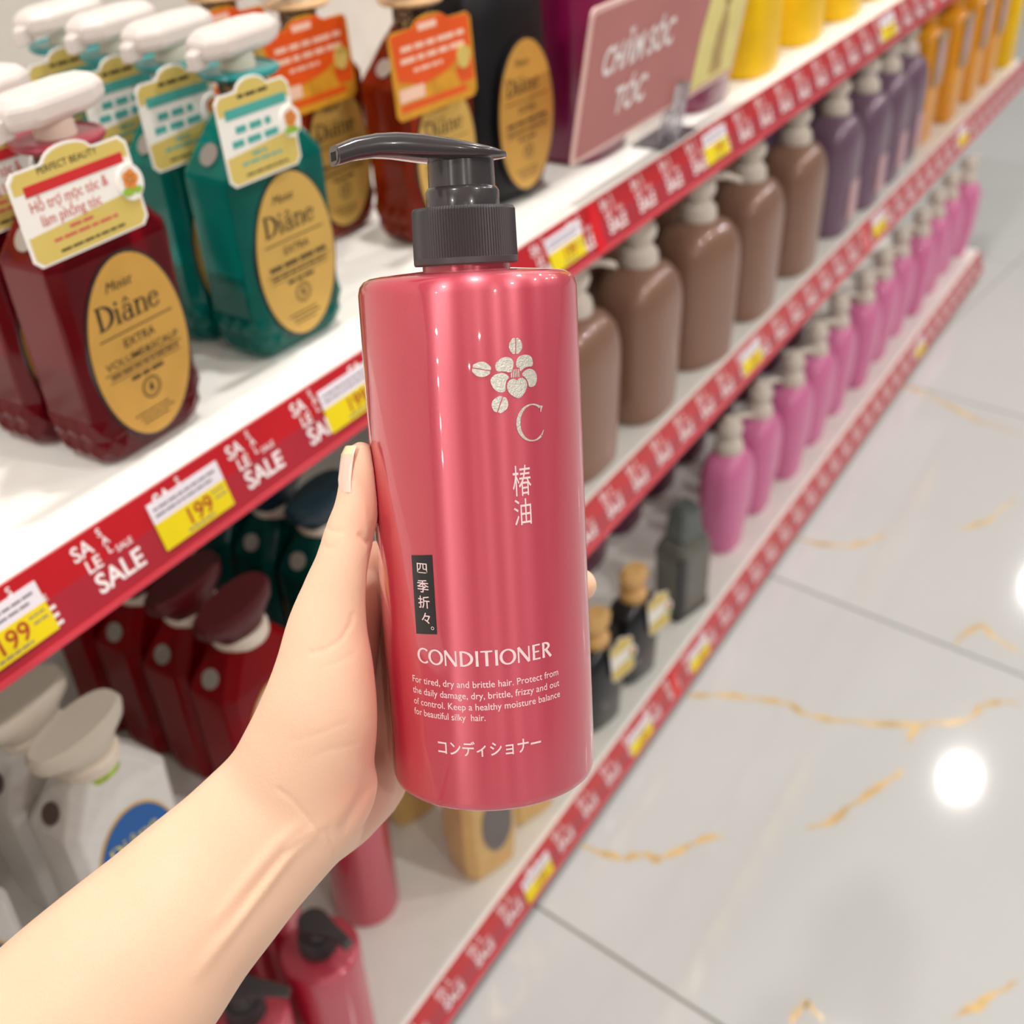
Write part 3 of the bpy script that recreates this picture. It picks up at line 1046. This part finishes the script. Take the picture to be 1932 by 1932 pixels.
rp.color_ramp.elements[0].color = (*srgb(110, 82, 60), 1)
rp.color_ramp.elements[1].color = (*srgb(226, 196, 168), 1)
[n for n in nt.nodes if n.type == 'TEX_NOISE'][0].inputs['Scale'].default_value = 110


def orange_bottle(label, loc, m, group, tagged=True):
    t = thing('lotion_bottle', label, 'bottle', loc, 0, group)
    MB().loft([sring(.036, .030, 0, 4), sring(.040, .034, .004, 4), sring(.040, .034, .18, 4), sring(.034, .028, .195, 3.5), sring(.016, .016, .203, 2)]).out('body', m, t, True, 50)
    MB().lathe([(.016, .2), (.018, .204), (.018, .225), (.008, .227), (.008, .245)], 20).out('cap', m, t, True)
    if tagged:
        MB().plate(rrect(0, .150, .058, .095, .006), -.0362, -.034).out('label', M_pat, t)
        MB().plate(rrect(0, .150, .030, .05, .006), -.0368, -.0360).out('label_panel', M_roselab, t)
    return t


ob = orange_bottle('first orange bottle with a patterned label, next to the purple ones', (2.25, .56, Z2), M_or, 'orange bottles on the middle shelf')
for x, n in ((2.405, 'second'), (2.56, 'third'), (2.70, 'fourth')):
    dup(ob, '%s orange bottle with a patterned label, counted from the purple ones' % n, (x, .553, Z2))
yb2 = orange_bottle('yellow bottle at the far end of the middle shelf after the orange ones', (2.86, .548, Z2), M_yel, 'yellow bottles on the middle shelf', False)
for i, x in enumerate((2.26, 2.41, 2.56, 2.70)):
    dup(ob, 'orange bottle in the second row of the middle shelf, %s from the purple ones' % ORD[i], (x, .65, Z2))

# ------------------------------------------------------------------ bottom shelf
pk = None
for i in range(12):
    x = 1.441 + .1245 * i
    if x > 2.82:
        break
    lb_ = '%s pink pump bottle on the bottom shelf, counted from the smoky grey bottle' % ORD[i]
    if pk is None:
        pk = round_bottle(lb_, (x, .560, Z3), M_pinkb, .0500, .037, .176, .74, 'pink bottles on the bottom shelf', nozzle=-.3)
    else:
        dup(pk, lb_, (x, .558 + .004 * math.sin(i * 2.1), Z3), .06 * math.sin(i * 1.7))
pl = None
for i in range(8):
    x = 1.285 + .127 * i
    lb_ = '%s dark plum bottle in the shaded back row of the bottom shelf' % ORD[i]
    if pl is None:
        pl = round_bottle(lb_, (x, .735, Z3), M_plum, .048, .038, .235, .92, 'plum bottles at the back of the bottom shelf')
    else:
        dup(pl, lb_, (x, .735, Z3))

# smoky grey bottle
gb = thing('smoky_bottle', 'smoky grey and black angular bottle standing alone beside the pink row', 'bottle', (1.261, .549, Z3), -.25)
M_smoke = mat('smoke_gel', srgb(120, 118, 108), .15, trans=.3, coat=.4)
M_chrome = mat('smoked_cap', srgb(110, 116, 114), .2, metal=.5)
faceted = [oct_ring(.034, .022, .007, 0), oct_ring(.038, .026, .008, .006), oct_ring(.040, .027, .009, .11), oct_ring(.034, .024, .008, .125), oct_ring(.02, .018, .006, .134)]
MB().loft(faceted).out('body', M_smoke, gb).modifiers.new('bevel', 'BEVEL').width = .0015
MB().plate([(-.037, .004), (-.022, .004), (-.022, .11), (-.037, .115)], -.0276, -.02).out('side_band', M_black, gb)
MB().loft([oct_ring(.022, .018, .006, .128), oct_ring(.024, .020, .006, .136), oct_ring(.020, .017, .006, .178), oct_ring(.014, .012, .004, .186)]).out('cap', M_chrome, gb)
MB().loft([oct_ring(.0385, .0265, .008, -.0002), oct_ring(.0392, .0272, .008, .010)]).out('foot_band', M_black, gb)

# black bottles with tan heads
M_bk = mat('night_black', srgb(16, 17, 22), .3, coat=.4)
M_tan = mat('tan_cap', srgb(218, 172, 108), .38)


def tan_bottle(label, loc, rz):
    t = thing('shampoo_bottle', label, 'bottle', loc, rz, 'black bottles on the bottom shelf')
    MB().loft([sring(.028, .019, 0, 3), sring(.034, .025, .008, 3), sring(.038, .027, .06, 3), sring(.040, .027, .105, 3), sring(.032, .024, .125, 2.6), sring(.016, .015, .136, 2)]).out('body', M_bk, t, True, 50)
    MB().lathe([(.016, .132), (.019, .136), (.019, .146), (.012, .150), (.012, .160)], 24).out('collar', M_tan, t, True)
    MB().loft([sring(.014, .014, .158, 2), sring(.022, .015, .164, 2.4), sring(.024, .015, .176, 2.4), sring(.016, .011, .184, 2.4)]).out('pump_head', M_tan, t, True)
    neck_tag(t, .018, .112, -.031, .044, .054, 'plain', .12)
    return t


tan_bottle('black bottle with a tan head and hanging card, left of the smoky grey bottle', (1.094, .546, Z3), -.2)
tan_bottle('black bottle with a tan head, half hidden by the held bottle', (.988, .546, Z3), -.2)

# gold bottles
M_gb = mat('champagne_gold', srgb(226, 186, 116), .35, metal=.35, coat=.4)
M_smk = mat('label_slate', srgb(120, 112, 110), .5)


def gold_bottle(label, loc, rz):
    t = thing('gold_bottle', label, 'bottle', loc, rz, 'gold bottles on the bottom shelf')
    MB().loft([oct_ring(.026, .022, .008, 0), oct_ring(.034, .028, .010, .012), oct_ring(.037, .030, .010, .05), oct_ring(.037, .030, .010, .14), oct_ring(.026, .022, .008, .158), oct_ring(.014, .014, .005, .165)]).out('body', M_gb, t).modifiers.new('bevel', 'BEVEL').width = .0015
    MB().plate(ell(.004, .09, .021, .045, 32), -.0308, -.028).out('label', M_smk, t)
    pump_white(t, .165, 0.4, M_gb)
    return t


gold_bottle('gold faceted bottle standing alone right below the base of the held bottle', (.714, .548, Z3), -.35)
gold_bottle('gold faceted bottle in shade in the second row, left of the front gold one', (.735, .672, Z3), -.3)
gold_bottle('gold faceted bottle nearer the black bottles, mostly hidden by the held bottle', (.806, .549, Z3), -.35)

# ------------------------------------------------------------------ pump bottle like the one in the hand (body + black pump)
M_cond = mat('magenta_pearl', srgb(204, 26, 66), .40, metal=.35, coat=1.0, var=.05, nscale=1500, coat_rough=.03, ior=2.45)
_nt = M_cond.node_tree
_tg = _nt.nodes.new('ShaderNodeTangent')
_tg.direction_type = 'RADIAL'
_tg.axis = 'Z'
_pb = _nt.nodes['Principled BSDF']
_pb.inputs['Anisotropic'].default_value = .9
_pb.inputs['Anisotropic Rotation'].default_value = 0.25
_nt.links.new(_tg.outputs['Tangent'], _pb.inputs['Tangent'])
M_pk = mat('pump_black', srgb(58, 52, 54), .22, coat=.5, var=.03)
M_pkr = mat('pump_black_ribbed', srgb(70, 64, 66), .42, var=.03)
M_hole_shade = mat('spout_shade', srgb(6, 6, 6), .7)
RB, LB = .0375, .1823


def conditioner_parts(t, nz_ang):
    """body, neck, ribbed cap, stem and spout about the local z axis"""
    r, L = RB, LB
    pr = [(r - .0050, 0), (r - .0022, .0006), (r - .0006, .0020), (r, .0045)]
    pr += [(r, z) for z in (.03, .06, .09, .12, .15)]
    pr += [(r, L - .0055), (r - .0006, L - .0030), (r - .0020, L - .0012), (r - .0042, L - .0002), (r - .008, L + .0004), (.0165, L + .0014)]
    bd = MB().lathe(pr, 128).out('body', M_cond, t, True, 60)
    MB().lathe([(.0150, L), (.0150, L + .006)], 48).out('neck', M_cond, t, True)
    # ribbed cap
    z0, z1 = L + .0030, L + .0222
    n = 110
    def ribs(rr, z, d):
        return [((rr - (d if i % 2 else 0)) * math.cos(math.pi * i / n), (rr - (d if i % 2 else 0)) * math.sin(math.pi * i / n), z) for i in range(2 * n)]
    MB().loft([ribs(.0145, z0 + .001, 0), ribs(.0174, z0, 0), ribs(.0178, z0 + .0006, 0), ribs(.0178, z0 + .0024, 0), ribs(.0178, z0 + .0026, .0005), ribs(.0176, z1 - .0012, .0005), ribs(.0170, z1 - .0002, .0002), ribs(.0125, z1, 0)]).out('ribbed_cap', M_pkr, t, False)
    MB().lathe([(.0124, z1 - .001), (.0125, z1 + .0050), (.0118, z1 + .0062), (.0112, z1 + .0066)], 48).out('pump_ring', M_pk, t, True)
    MB().lathe([(.0113, z1 + .0060), (.0112, z1 + .0165)], 48).out('pump_stem', M_pk, t, True)
    zb = z1 + .0152
    # spout head, lofted from the round end to the tip along local -x
    S = [(.0162, .0005, zb + .0008, zb + .0012), (.0152, .0052, zb + .0004, zb + .0018), (.0122, .0100, zb + .0001, zb + .0027), (.0060, .0134, zb - .0006, zb + .0040),
         (-.0010, .0138, zb - .0010, zb + .0054), (-.0080, .0122, zb - .0008, zb + .0068), (-.0160, .0095, zb - .0002, zb + .0081), (-.0240, .0074, zb + .0006, zb + .0086),
         (-.0310, .0062, zb + .0008, zb + .0082), (-.0385, .0056, zb - .0002, zb + .0068), (-.0445, .0052, zb - .0018, zb + .0046)]
    T = Matrix.Rotation(nz_ang, 4, 'Z')
    rings = []
    for x, w, za, zt in S:
        zm, hh = (za + zt) / 2, (zt - za) / 2
        ring = []
        for i in range(24):
            q = 2 * math.pi * i / 24
            c, s = math.cos(q), math.sin(q)
            e = .55
            ring.append((x, w * math.copysign(abs(c) ** e, c), zm + hh * math.copysign(abs(s) ** (e if s < 0 else .9), s)))
        rings.append(ring)
    hd = MB().loft(rings, T=T).out('pump_spout', M_pk, t, True, 40)
    x, w, za, zt = S[-1]
    MB().box((x - .0004, -.0022, za + .0016), (x + .004, .0022, zt - .0020), T=T).out('spout_opening_shade', M_hole_shade, hd)  # solid dark block instead of a hollow, its shade put into the colour
    MB().loft([[(x + .001, w * .96 * c, (za + zt) / 2 + (zt - za) * .48 * s) for c, s in [(math.cos(2 * math.pi * i / 20), math.sin(2 * math.pi * i / 20)) for i in range(20)]],
               [(x - .0003, w * .8 * c, (za + zt) / 2 + (zt - za) * .42 * s) for c, s in [(math.cos(2 * math.pi * i / 20), math.sin(2 * math.pi * i / 20)) for i in range(20)]]], T=T).out('spout_rim', M_pk, hd)
    return bd


sb = thing('conditioner_bottle', 'magenta pump bottle on the bottom shelf, nearest the camera, seen from above', 'bottle', (.437, .536, Z3), .9, 'magenta pump bottles on the bottom shelf')
conditioner_parts(sb, .6)
for x, y, rz, n in ((.598, .632, .3, 'magenta pump bottle in shade just below the wrist, beside the gold bottles'), (.452, .628, .5, 'magenta pump bottle second in its column behind the nearest one'),
                    (.352, .548, 1.4, 'magenta pump bottle at the bottom edge of the picture beside the forearm'), (.362, .645, 1.2, 'magenta pump bottle rearmost beside the forearm')):
    dup(sb, n, (x, y, Z3), rz)

# ------------------------------------------------------------------ the held bottle
B0 = Vector((.24402781, .17804743, .94561422))
AZ = Vector((.32287375, .21357677, .92202902)).normalized()
AF = Vector((-.74962027, -.53701348, .38689272)).normalized()
AX = Vector((.57777331, -.81608914, -.01328608)).normalized()
AY = AZ.cross(AX)
held = thing('conditioner_bottle', 'glossy magenta conditioner bottle with black pump held up in the hand', 'bottle')
MH = Matrix(((AX.x, AY.x, AZ.x, B0.x), (AX.y, AY.y, AZ.y, B0.y), (AX.z, AY.z, AZ.z, B0.z), (0, 0, 0, 1)))
held.matrix_world = MH
hb = conditioner_parts(held, math.radians(26))
M_silver = mat('foil_silver', srgb(226, 220, 208), .32, metal=.45, var=.12, nscale=900, bump=.3, bscale=1800)
M_ink = mat('foil_pale_pink', srgb(246, 214, 216), .4, metal=.1, var=.02)


def wrap(off=.00012):
    r = RB + off
    return lambda u, v: (r * math.sin(u / RB), -r * math.cos(u / RB), v)


DEG = RB * math.pi / 180


def emblem():
    p = Print2D()
    cx, cy = 1215, 510
    kx, ky = .0000418, .0000378
    pet = [
        [(1055, 440), (1065, 402), (1085, 388), (1110, 368), (1150, 360), (1188, 375), (1205, 410), (1200, 455), (1172, 498), (1140, 484), (1100, 478), (1070, 482)],
        [(1225, 410), (1240, 375), (1275, 358), (1310, 355), (1350, 368), (1370, 395), (1372, 462), (1320, 458), (1282, 472), (1254, 500), (1252, 460), (1224, 456)],
        [(1012, 560), (1020, 530), (1045, 505), (1090, 492), (1135, 500), (1166, 535), (1140, 556), (1128, 600), (1130, 645), (1100, 660), (1060, 645), (1030, 612)],
        [(1264, 522), (1290, 492), (1330, 475), (1375, 488), (1400, 525), (1405, 560), (1400, 592), (1380, 630), (1326, 636), (1320, 590), (1300, 550)],
        [(1140, 605), (1150, 572), (1180, 550), (1208, 550), (1226, 570), (1240, 550), (1278, 546), (1308, 580), (1313, 625), (1285, 678), (1244, 722), (1200, 708), (1160, 672), (1143, 635)]]
    for q in pet:
        # round the outline
        n = len(q)
        out = []
        for i in range(n):
            a, b = q[i], q[(i + 1) % n]
            out += [(a[0] * .75 + b[0] * .25, a[1] * .75 + b[1] * .25), (a[0] * .25 + b[0] * .75, a[1] * .25 + b[1] * .75)]
        p.poly([((x - cx) * kx, -(y - cy) * ky) for x, y in out])
    for x in (1182, 1197, 1212, 1227, 1242):
        p.bar((x - 4 - cx) * kx, (x + 4 - cx) * kx, -(540 - cy) * ky, -(472 - cy) * ky)
    for (x0, y0), (x1, y1), w in (((1232, 198), (1224, 356), 52), ((870, 432), (1032, 472), 60), ((1108, 680), (1050, 834), 62)):
        dx, dy = x1 - x0, y1 - y0
        l = math.hypot(dx, dy)
        nx, ny = -dy / l, dx / l
        for s in (1, -1):
            ar = []
            for i in range(13):
                t = i / 12
                b = 4 + w * math.sin(math.pi * t) ** .75
                ar.append((x0 + dx * t + s * nx * b, y0 + dy * t + s * ny * b))
            ce_ = [(x0 + dx * t + s * nx * 4, y0 + dy * t + s * ny * 4) for t in [1 - i / 12 for i in range(13)]]
            p.poly([((x - cx) * kx, -(y - cy) * ky) for x, y in ar[1:-1] + ce_[1:-1]])
    return p


e = emblem()
e.v = [(x + 21.4 * DEG, y + .1503) for x, y in e.v]
e.out('camellia_emblem', M_silver, hb, wrap(), .0012)
p = Print2D()
p.arc(29.6 * DEG, .1341, .0052, .0059, 52, 308, .0014, .0004, n=32)
p.ribbon([(29.6 * DEG + .0034, .1372), (29.6 * DEG + .0039, .1392)], [.0003, .0010])
p.ribbon([(29.6 * DEG + .0034, .1296), (29.6 * DEG + .0043, .1312)], [.0006, .0003])
p.out('monogram_lettering', M_silver, hb, wrap(), .0012)


def glyph(p, ch, th, s0, h, w, weight=0.0):
    vs, fs = text2d(ch, 1, weight)
    x0, x1 = min(v[0] for v in vs), max(v[0] for v in vs)
    y0, y1 = min(v[1] for v in vs), max(v[1] for v in vs)
    p.add([((x - (x0 + x1) / 2) * w / (x1 - x0), (y - y0) * h / (y1 - y0)) for x, y in vs], fs, th * DEG, s0)


p = Print2D()
glyph(p, '椿', 22.2, .1105, .0102, .0066)
glyph(p, '油', 21.8, .1008, .0088, .0062)
p.out('kanji_lettering', M_ink, hb, wrap(), .0012)
p = Print2D()
p.poly([(-39.4 * DEG, .0640), (-26.4 * DEG, .0648), (-26.2 * DEG, .0922), (-39.1 * DEG, .0914)])
pl_ = p.out('black_label', M_black, hb, wrap(.0001), .0010)
p = Print2D()
for ch, th, s0, h, w in (('四', -32.6, .0857, .0034, .0040), ('季', -32.8, .0790, .0044, .0046), ('折', -32.8, .0735, .0043, .0046), ('々', -32.2, .0682, .0038, .0034)):
    glyph(p, ch, th, s0, h, w, .008)
p.ring(-28.6 * DEG, .0668, .0004, .0006, 14)
p.out('brand_lettering', M_ink, hb, wrap(.0003), .0012)
p = Print2D()
caps(p, 'CONDITIONER', -39.4 * DEG, .0539, .0054, 74.2 * DEG)
p.out('title_lettering', M_ink, hb, wrap(), .0012)
p = Print2D()
for s_, y, w in (('For tired, dry and brittle hair. Protect from', .0464, 83.2), ('the daily damage, dry, brittle, frizzy and out', .0424, 84.0), ('of control. Keep a healthy moisture balance', .0384, 84.0), ('for beautiful silky  hair.', .0346, 41.5)):
    p.text(s_, .0034, -44.7 * DEG, y, .004, width=w * DEG)
p.out('text_lettering', M_ink, hb, wrap(), .0012)
p = Print2D()
p.text('コンディショナー', .0058, -31.2 * DEG, .0222, .012, width=56 * DEG)
p.out('katakana_lettering', M_ink, hb, wrap(), .0012)


# ------------------------------------------------------------------ hand and forearm
def P3(px, py, d):
    return CAM + (FW + RT * ((px - 966) / F_PX) - UP * ((py - 966) / F_PX)) * d


def tube(mb, pts, n=20):
    """closed tube through (point, half width, half depth); depth axis ~ view axis"""
    rings = []
    for i, (c, a, b) in enumerate(pts):
        d = (pts[min(len(pts) - 1, i + 1)][0] - pts[max(0, i - 1)][0]).normalized()
        s = d.cross(FW).normalized()
        e = s.cross(d).normalized()
        rings.append([c + s * (a * math.cos(2 * math.pi * k / n)) + e * (b * math.sin(2 * math.pi * k / n)) for k in range(n)])
    # rounded ends
    def end(c, ring, d, r, rev):
        out = []
        for t in (30, 60, 80):
            q = math.radians(t)
            out.append([c + (p - c) * math.cos(q) + d * (r * math.sin(q)) for p in ring])
        return out
    d0 = (pts[0][0] - pts[1][0]).normalized()
    d1 = (pts[-1][0] - pts[-2][0]).normalized()
    A = end(pts[0][0], rings[0], d0, min(pts[0][1:]), True)[::-1]
    Z = end(pts[-1][0], rings[-1], d1, min(pts[-1][1:]), False)
    mb.loft(A + rings + Z)


def chain(pts, sub=4):
    """smooth spline through px chain -> dense list"""
    P = [(P3(*p[:3]) if not isinstance(p[0], Vector) else p[0], p[-2], p[-1]) for p in pts]
    out = []
    for i in range(len(P) - 1):
        p0, p1, p2, p3 = P[max(0, i - 1)], P[i], P[i + 1], P[min(len(P) - 1, i + 2)]
        for k in range(sub):
            t = k / sub
            c = (p1[0] * 2 + (p2[0] - p0[0]) * t + (p0[0] * 2 - p1[0] * 5 + p2[0] * 4 - p3[0]) * t * t + (p1[0] * 3 - p0[0] - p2[0] * 3 + p3[0]) * t ** 3) * .5
            out.append((c, p1[1] + (p2[1] - p1[1]) * t, p1[2] + (p2[2] - p1[2]) * t))
    out.append(P[-1])
    return out


hm = MB()
# forearm to wrist
tube(hm, chain([(-1250, 3320, .385, .048, .044), (-520, 2590, .405, .046, .040), (-200, 2270, .410, .044, .036), (182, 1897, .415, .0390, .031), (340, 1728, .416, .0325, .026), (455, 1610, .416, .0288, .0215), (540, 1520, .416, .0275, .0190), (590, 1450, .414, .0265, .019)]), 28)
# thumb with its ball
tube(hm, chain([(682, 858, .3985, .0052, .0048), (679, 884, .3985, .0068, .0062), (677, 925, .3985, .0073, .0068), (672, 965, .3985, .0080, .0075), (660, 1004, .399, .0086, .0080), (645, 1062, .399, .0092, .0085),
                (630, 1120, .400, .0113, .0098), (617, 1190, .4015, .0146, .0125), (613, 1258, .403, .0176, .0150), (604, 1330, .405, .0208, .0170), (588, 1400, .409, .0235, .0180), (560, 1478, .414, .0260, .0185)]), 28)
# palm and heel behind the bottle
tube(hm, chain([(540, 1530, .420, .0225, .0165), (610, 1500, .430, .0205, .0175), (655, 1468, .446, .0200, .0170), (676, 1420, .456, .0185, .0160), (684, 1330, .456, .0180, .0150), (690, 1240, .452, .0170, .0130), (694, 1150, .446, .0130, .0110)]), 24)
tube(hm, chain([(600, 1535, .424, .0200, .0160), (655, 1505, .442, .0185, .0150), (700, 1468, .466, .0160, .0135), (712, 1400, .474, .0150, .0120)]), 20)
tube(hm, chain([(600, 1360, .425, .0180, .0160), (640, 1250, .430, .0150, .0150), (664, 1170, .434, .0110, .0120), (680, 1110, .438, .0085, .0100)]), 20)


def BL(ang, rad, s):
    a = math.radians(ang)
    return MH @ Vector((rad * math.cos(a), rad * math.sin(a), s))


for s0, s1, a1, rr in ((.074, .078, 62, .0080), (.057, .062, 36, .0084), (.040, .045, 50, .0080), (.025, .029, 66, .0068)):
    pts = []
    for k in range(8):
        t = k / 7
        ang = 152 + (a1 - 152) * t
        rad = RB + rr * .96 + .010 * max(0, 1 - t * 4)
        w = rr * (1.12 - .28 * t) * (1.06 if k in (3, 5) else 1)
        pts.append((BL(ang, rad, s0 + (s1 - s0) * t), w, w))
    # start inside the palm
    pts = [(BL(160, RB + .020, s0 - .004), rr * 1.15, rr * 1.15)] + pts
    tube(hm, chain(pts, 3), 16)
M_skin = mat('skin', srgb(238, 196, 168), .45, sss=.25, var=.05, nscale=18, bump=.12, bscale=900, spec=.25)
nt = M_skin.node_tree
pb = nt.nodes['Principled BSDF']
at = nt.nodes.new('ShaderNodeAttribute')
at.attribute_name = 'blush'
mx = nt.nodes.new('ShaderNodeMix')
mx.data_type = 'RGBA'
mx.inputs[7].default_value = (*srgb(228, 150, 132), 1)
src = pb.inputs['Base Color'].links[0].from_socket
nt.links.new(at.outputs['Fac'], mx.inputs[0])
nt.links.new(src, mx.inputs[6])
nt.links.new(mx.outputs[2], pb.inputs['Base Color'])

person = tag(hm.out('person', M_skin, None, True, None), 'bare forearm and left hand gripping the magenta conditioner bottle, thumb pointing up', 'person')
rm = person.modifiers.new('remesh', 'REMESH')
rm.mode = 'VOXEL'
rm.voxel_size = .0011
rm.use_smooth_shade = True
sm = person.modifiers.new('smooth', 'SMOOTH')
sm.factor = .5
sm.iterations = 14
bpy.context.view_layer.update()
me = bpy.data.meshes.new_from_object(person.evaluated_get(bpy.context.evaluated_depsgraph_get()))
person.modifiers.clear()
person.data = me
# the wrist and the ball of the thumb get a stronger smoothing than the thumb itself
c0_ = np.zeros(len(me.vertices) * 3)
me.vertices.foreach_get('co', c0_)
c0_ = c0_.reshape(-1, 3) - np.array(CAM)
yy = 966 - F_PX * (c0_ @ np.array(UP)) / (c0_ @ np.array(FW))
wt = np.clip((yy - 1120) / 160, 0, 1)
vg = person.vertex_groups.new(name='soft')
for lv in range(1, 11):
    ix = np.nonzero(np.round(wt * 10).astype(int) == lv)[0]
    if len(ix):
        vg.add([int(q) for q in ix], lv / 10, 'REPLACE')
sm = person.modifiers.new('soften', 'SMOOTH')
sm.factor = .5
sm.iterations = 90
sm.vertex_group = 'soft'
bpy.context.view_layer.update()
me = bpy.data.meshes.new_from_object(person.evaluated_get(bpy.context.evaluated_depsgraph_get()))
person.modifiers.clear()
person.vertex_groups.clear()
person.data = me
n = len(me.vertices)
co = np.zeros(n * 3)
no = np.zeros(n * 3)
me.vertices.foreach_get('co', co)
me.vertex_normals.foreach_get('vector', no)
co = co.reshape(-1, 3)
no = no.reshape(-1, 3)
# push skin out of the bottle where it presses on it
rel = co - np.array(B0)
sz = rel @ np.array(AZ)
rad = rel - np.outer(sz, np.array(AZ))
rl = np.linalg.norm(rad, axis=1)
ins = (rl < RB + .0002) & (sz > -.001) & (sz < LB)
co[ins] += rad[ins] / rl[ins, None] * (RB + .0002 - rl[ins])[:, None]
# creases and small wrinkles
rc = co - np.array(CAM)
dz = rc @ np.array(FW)
ppx = 966 + F_PX * (rc @ np.array(RT)) / dz
ppy = 966 - F_PX * (rc @ np.array(UP)) / dz
facing = np.clip(-(no @ np.array(FW)) * 2, 0, 1)
CR = [([(610, 990), (625, 1003), (645, 1003)], 4, .00035), ([(600, 1022), (615, 1034), (632, 1034)], 4, .0003), ([(704, 1016), (692, 1021), (680, 1010)], 5, .0009),
      ([(585, 1232), (615, 1226), (645, 1205), (662, 1178), (665, 1160)], 4, .0004), ([(612, 1258), (640, 1250), (668, 1232)], 4, .00018),
      ([(525, 1488), (552, 1508), (580, 1540), (606, 1572)], 4, .00045), ([(552, 1398), (600, 1385), (655, 1362)], 4, .00016), ([(590, 1428), (620, 1415), (676, 1402)], 4, .00016),
      ([(640, 1620), (625, 1590), (618, 1565)], 4, .0004), ([(652, 1560), (680, 1515), (705, 1470)], 14, .0012)]
disp = np.zeros(n)
for ln, w, dp in CR:
    best = np.full(n, 1e9)
    for (x0, y0), (x1, y1) in zip(ln[:-1], ln[1:]):
        L2 = (x1 - x0) ** 2 + (y1 - y0) ** 2
        t = np.clip(((ppx - x0) * (x1 - x0) + (ppy - y0) * (y1 - y0)) / L2, 0, 1)
        best = np.minimum(best, np.hypot(ppx - x0 - t * (x1 - x0), ppy - y0 - t * (y1 - y0)))
    disp += dp * np.exp(-(best / w) ** 2)
# tendons of the inner wrist
for ln, w, dp in (([(600, 1562), (552, 1600), (500, 1668), (430, 1760), (370, 1840)], 13, -.0017), ([(572, 1552), (525, 1590), (470, 1655), (400, 1745)], 12, -.0012), ([(585, 1575), (535, 1612), (480, 1680), (420, 1760)], 7, .0010)):
    best = np.full(n, 1e9)
    along = np.zeros(n)
    m = len(ln) - 1
    for i, ((x0, y0), (x1, y1)) in enumerate(zip(ln[:-1], ln[1:])):
        t = np.clip(((ppx - x0) * (x1 - x0) + (ppy - y0) * (y1 - y0)) / ((x1 - x0) ** 2 + (y1 - y0) ** 2), 0, 1)
        dd = np.hypot(ppx - x0 - t * (x1 - x0), ppy - y0 - t * (y1 - y0))
        along = np.where(dd < best, (i + t) / m, along)
        best = np.minimum(best, dd)
    disp += dp * np.exp(-(best / w) ** 2) * np.sin(np.pi * np.clip(along * .96 + .02, 0, 1)) ** .6
co -= no * (disp * facing)[:, None]
me.vertices.foreach_set('co', co.reshape(-1))
# pinker skin: thumb pad, edge of the ball of the thumb, heel of the hand
bl = np.zeros(n)
for x, y, rx, ry, a in ((700, 960, 34, 70, .55), (712, 1270, 42, 120, .55), (690, 1500, 75, 70, .55), (655, 900, 14, 40, .25), (705, 1420, 60, 90, .45)):
    bl = np.maximum(bl, a * np.exp(-((ppx - x) / rx) ** 2 - ((ppy - y) / ry) ** 2))
atr = me.attributes.new('blush', 'FLOAT', 'POINT')
atr.data.foreach_set('value', bl)
for f in me.polygons:
    f.use_smooth = True
me.update()

# thumbnail, seen nearly edge-on at the outer side of the tip
M_nail = mat('nail', srgb(246, 206, 186), .25, coat=.5, var=.03, sss=.1)
M_nailt = mat('nail_tip', srgb(248, 226, 180), .25, coat=.5, var=.02)
nl, tipv = [], []
AXN = [(646, 930), (648, 905), (652, 880), (656, 858), (659, 842)]
rings = []
for i, (x, y) in enumerate(AXN):
    ring = []
    for k in range(9):
        t = k / 8
        ang = math.radians(-60 + 128 * t)
        w = .0073 if i < 4 else .0062
        c = P3(x + 31 - i * 1.2, y, .3983)
        ring.append(c - RT * (w * math.cos(ang)) * (1.0 if i else .93) - FW * (w * math.sin(ang)) * .95)
    rings.append(ring)
vs = [p for r_ in rings for p in r_]
vs += [p + RT * .0008 for p in vs]
m_ = 9 * len(AXN)
fs, fm = [], []
for i in range(len(AXN) - 1):
    for k in range(8):
        a = i * 9 + k
        fs.append((a, a + 1, a + 10, a + 9)); fm.append(1 if i == 3 else 0)
        fs.append((m_ + a + 9, m_ + a + 10, m_ + a + 1, m_ + a)); fm.append(0)
for k in range(8):
    a = (len(AXN) - 1) * 9 + k
    fs.append((a, a + 1, m_ + a + 1, m_ + a)); fm.append(1)
    fs.append((m_ + k, m_ + k + 1, k + 1, k)); fm.append(0)
for i in range(len(AXN) - 1):
    for k in (0, 8):
        a = i * 9 + k
        fs.append((a, a + 9, m_ + a + 9, m_ + a)); fm.append(0)
finish('thumbnail', vs, fs, M_nail, person, True, [M_nail, M_nailt], fm, 50)
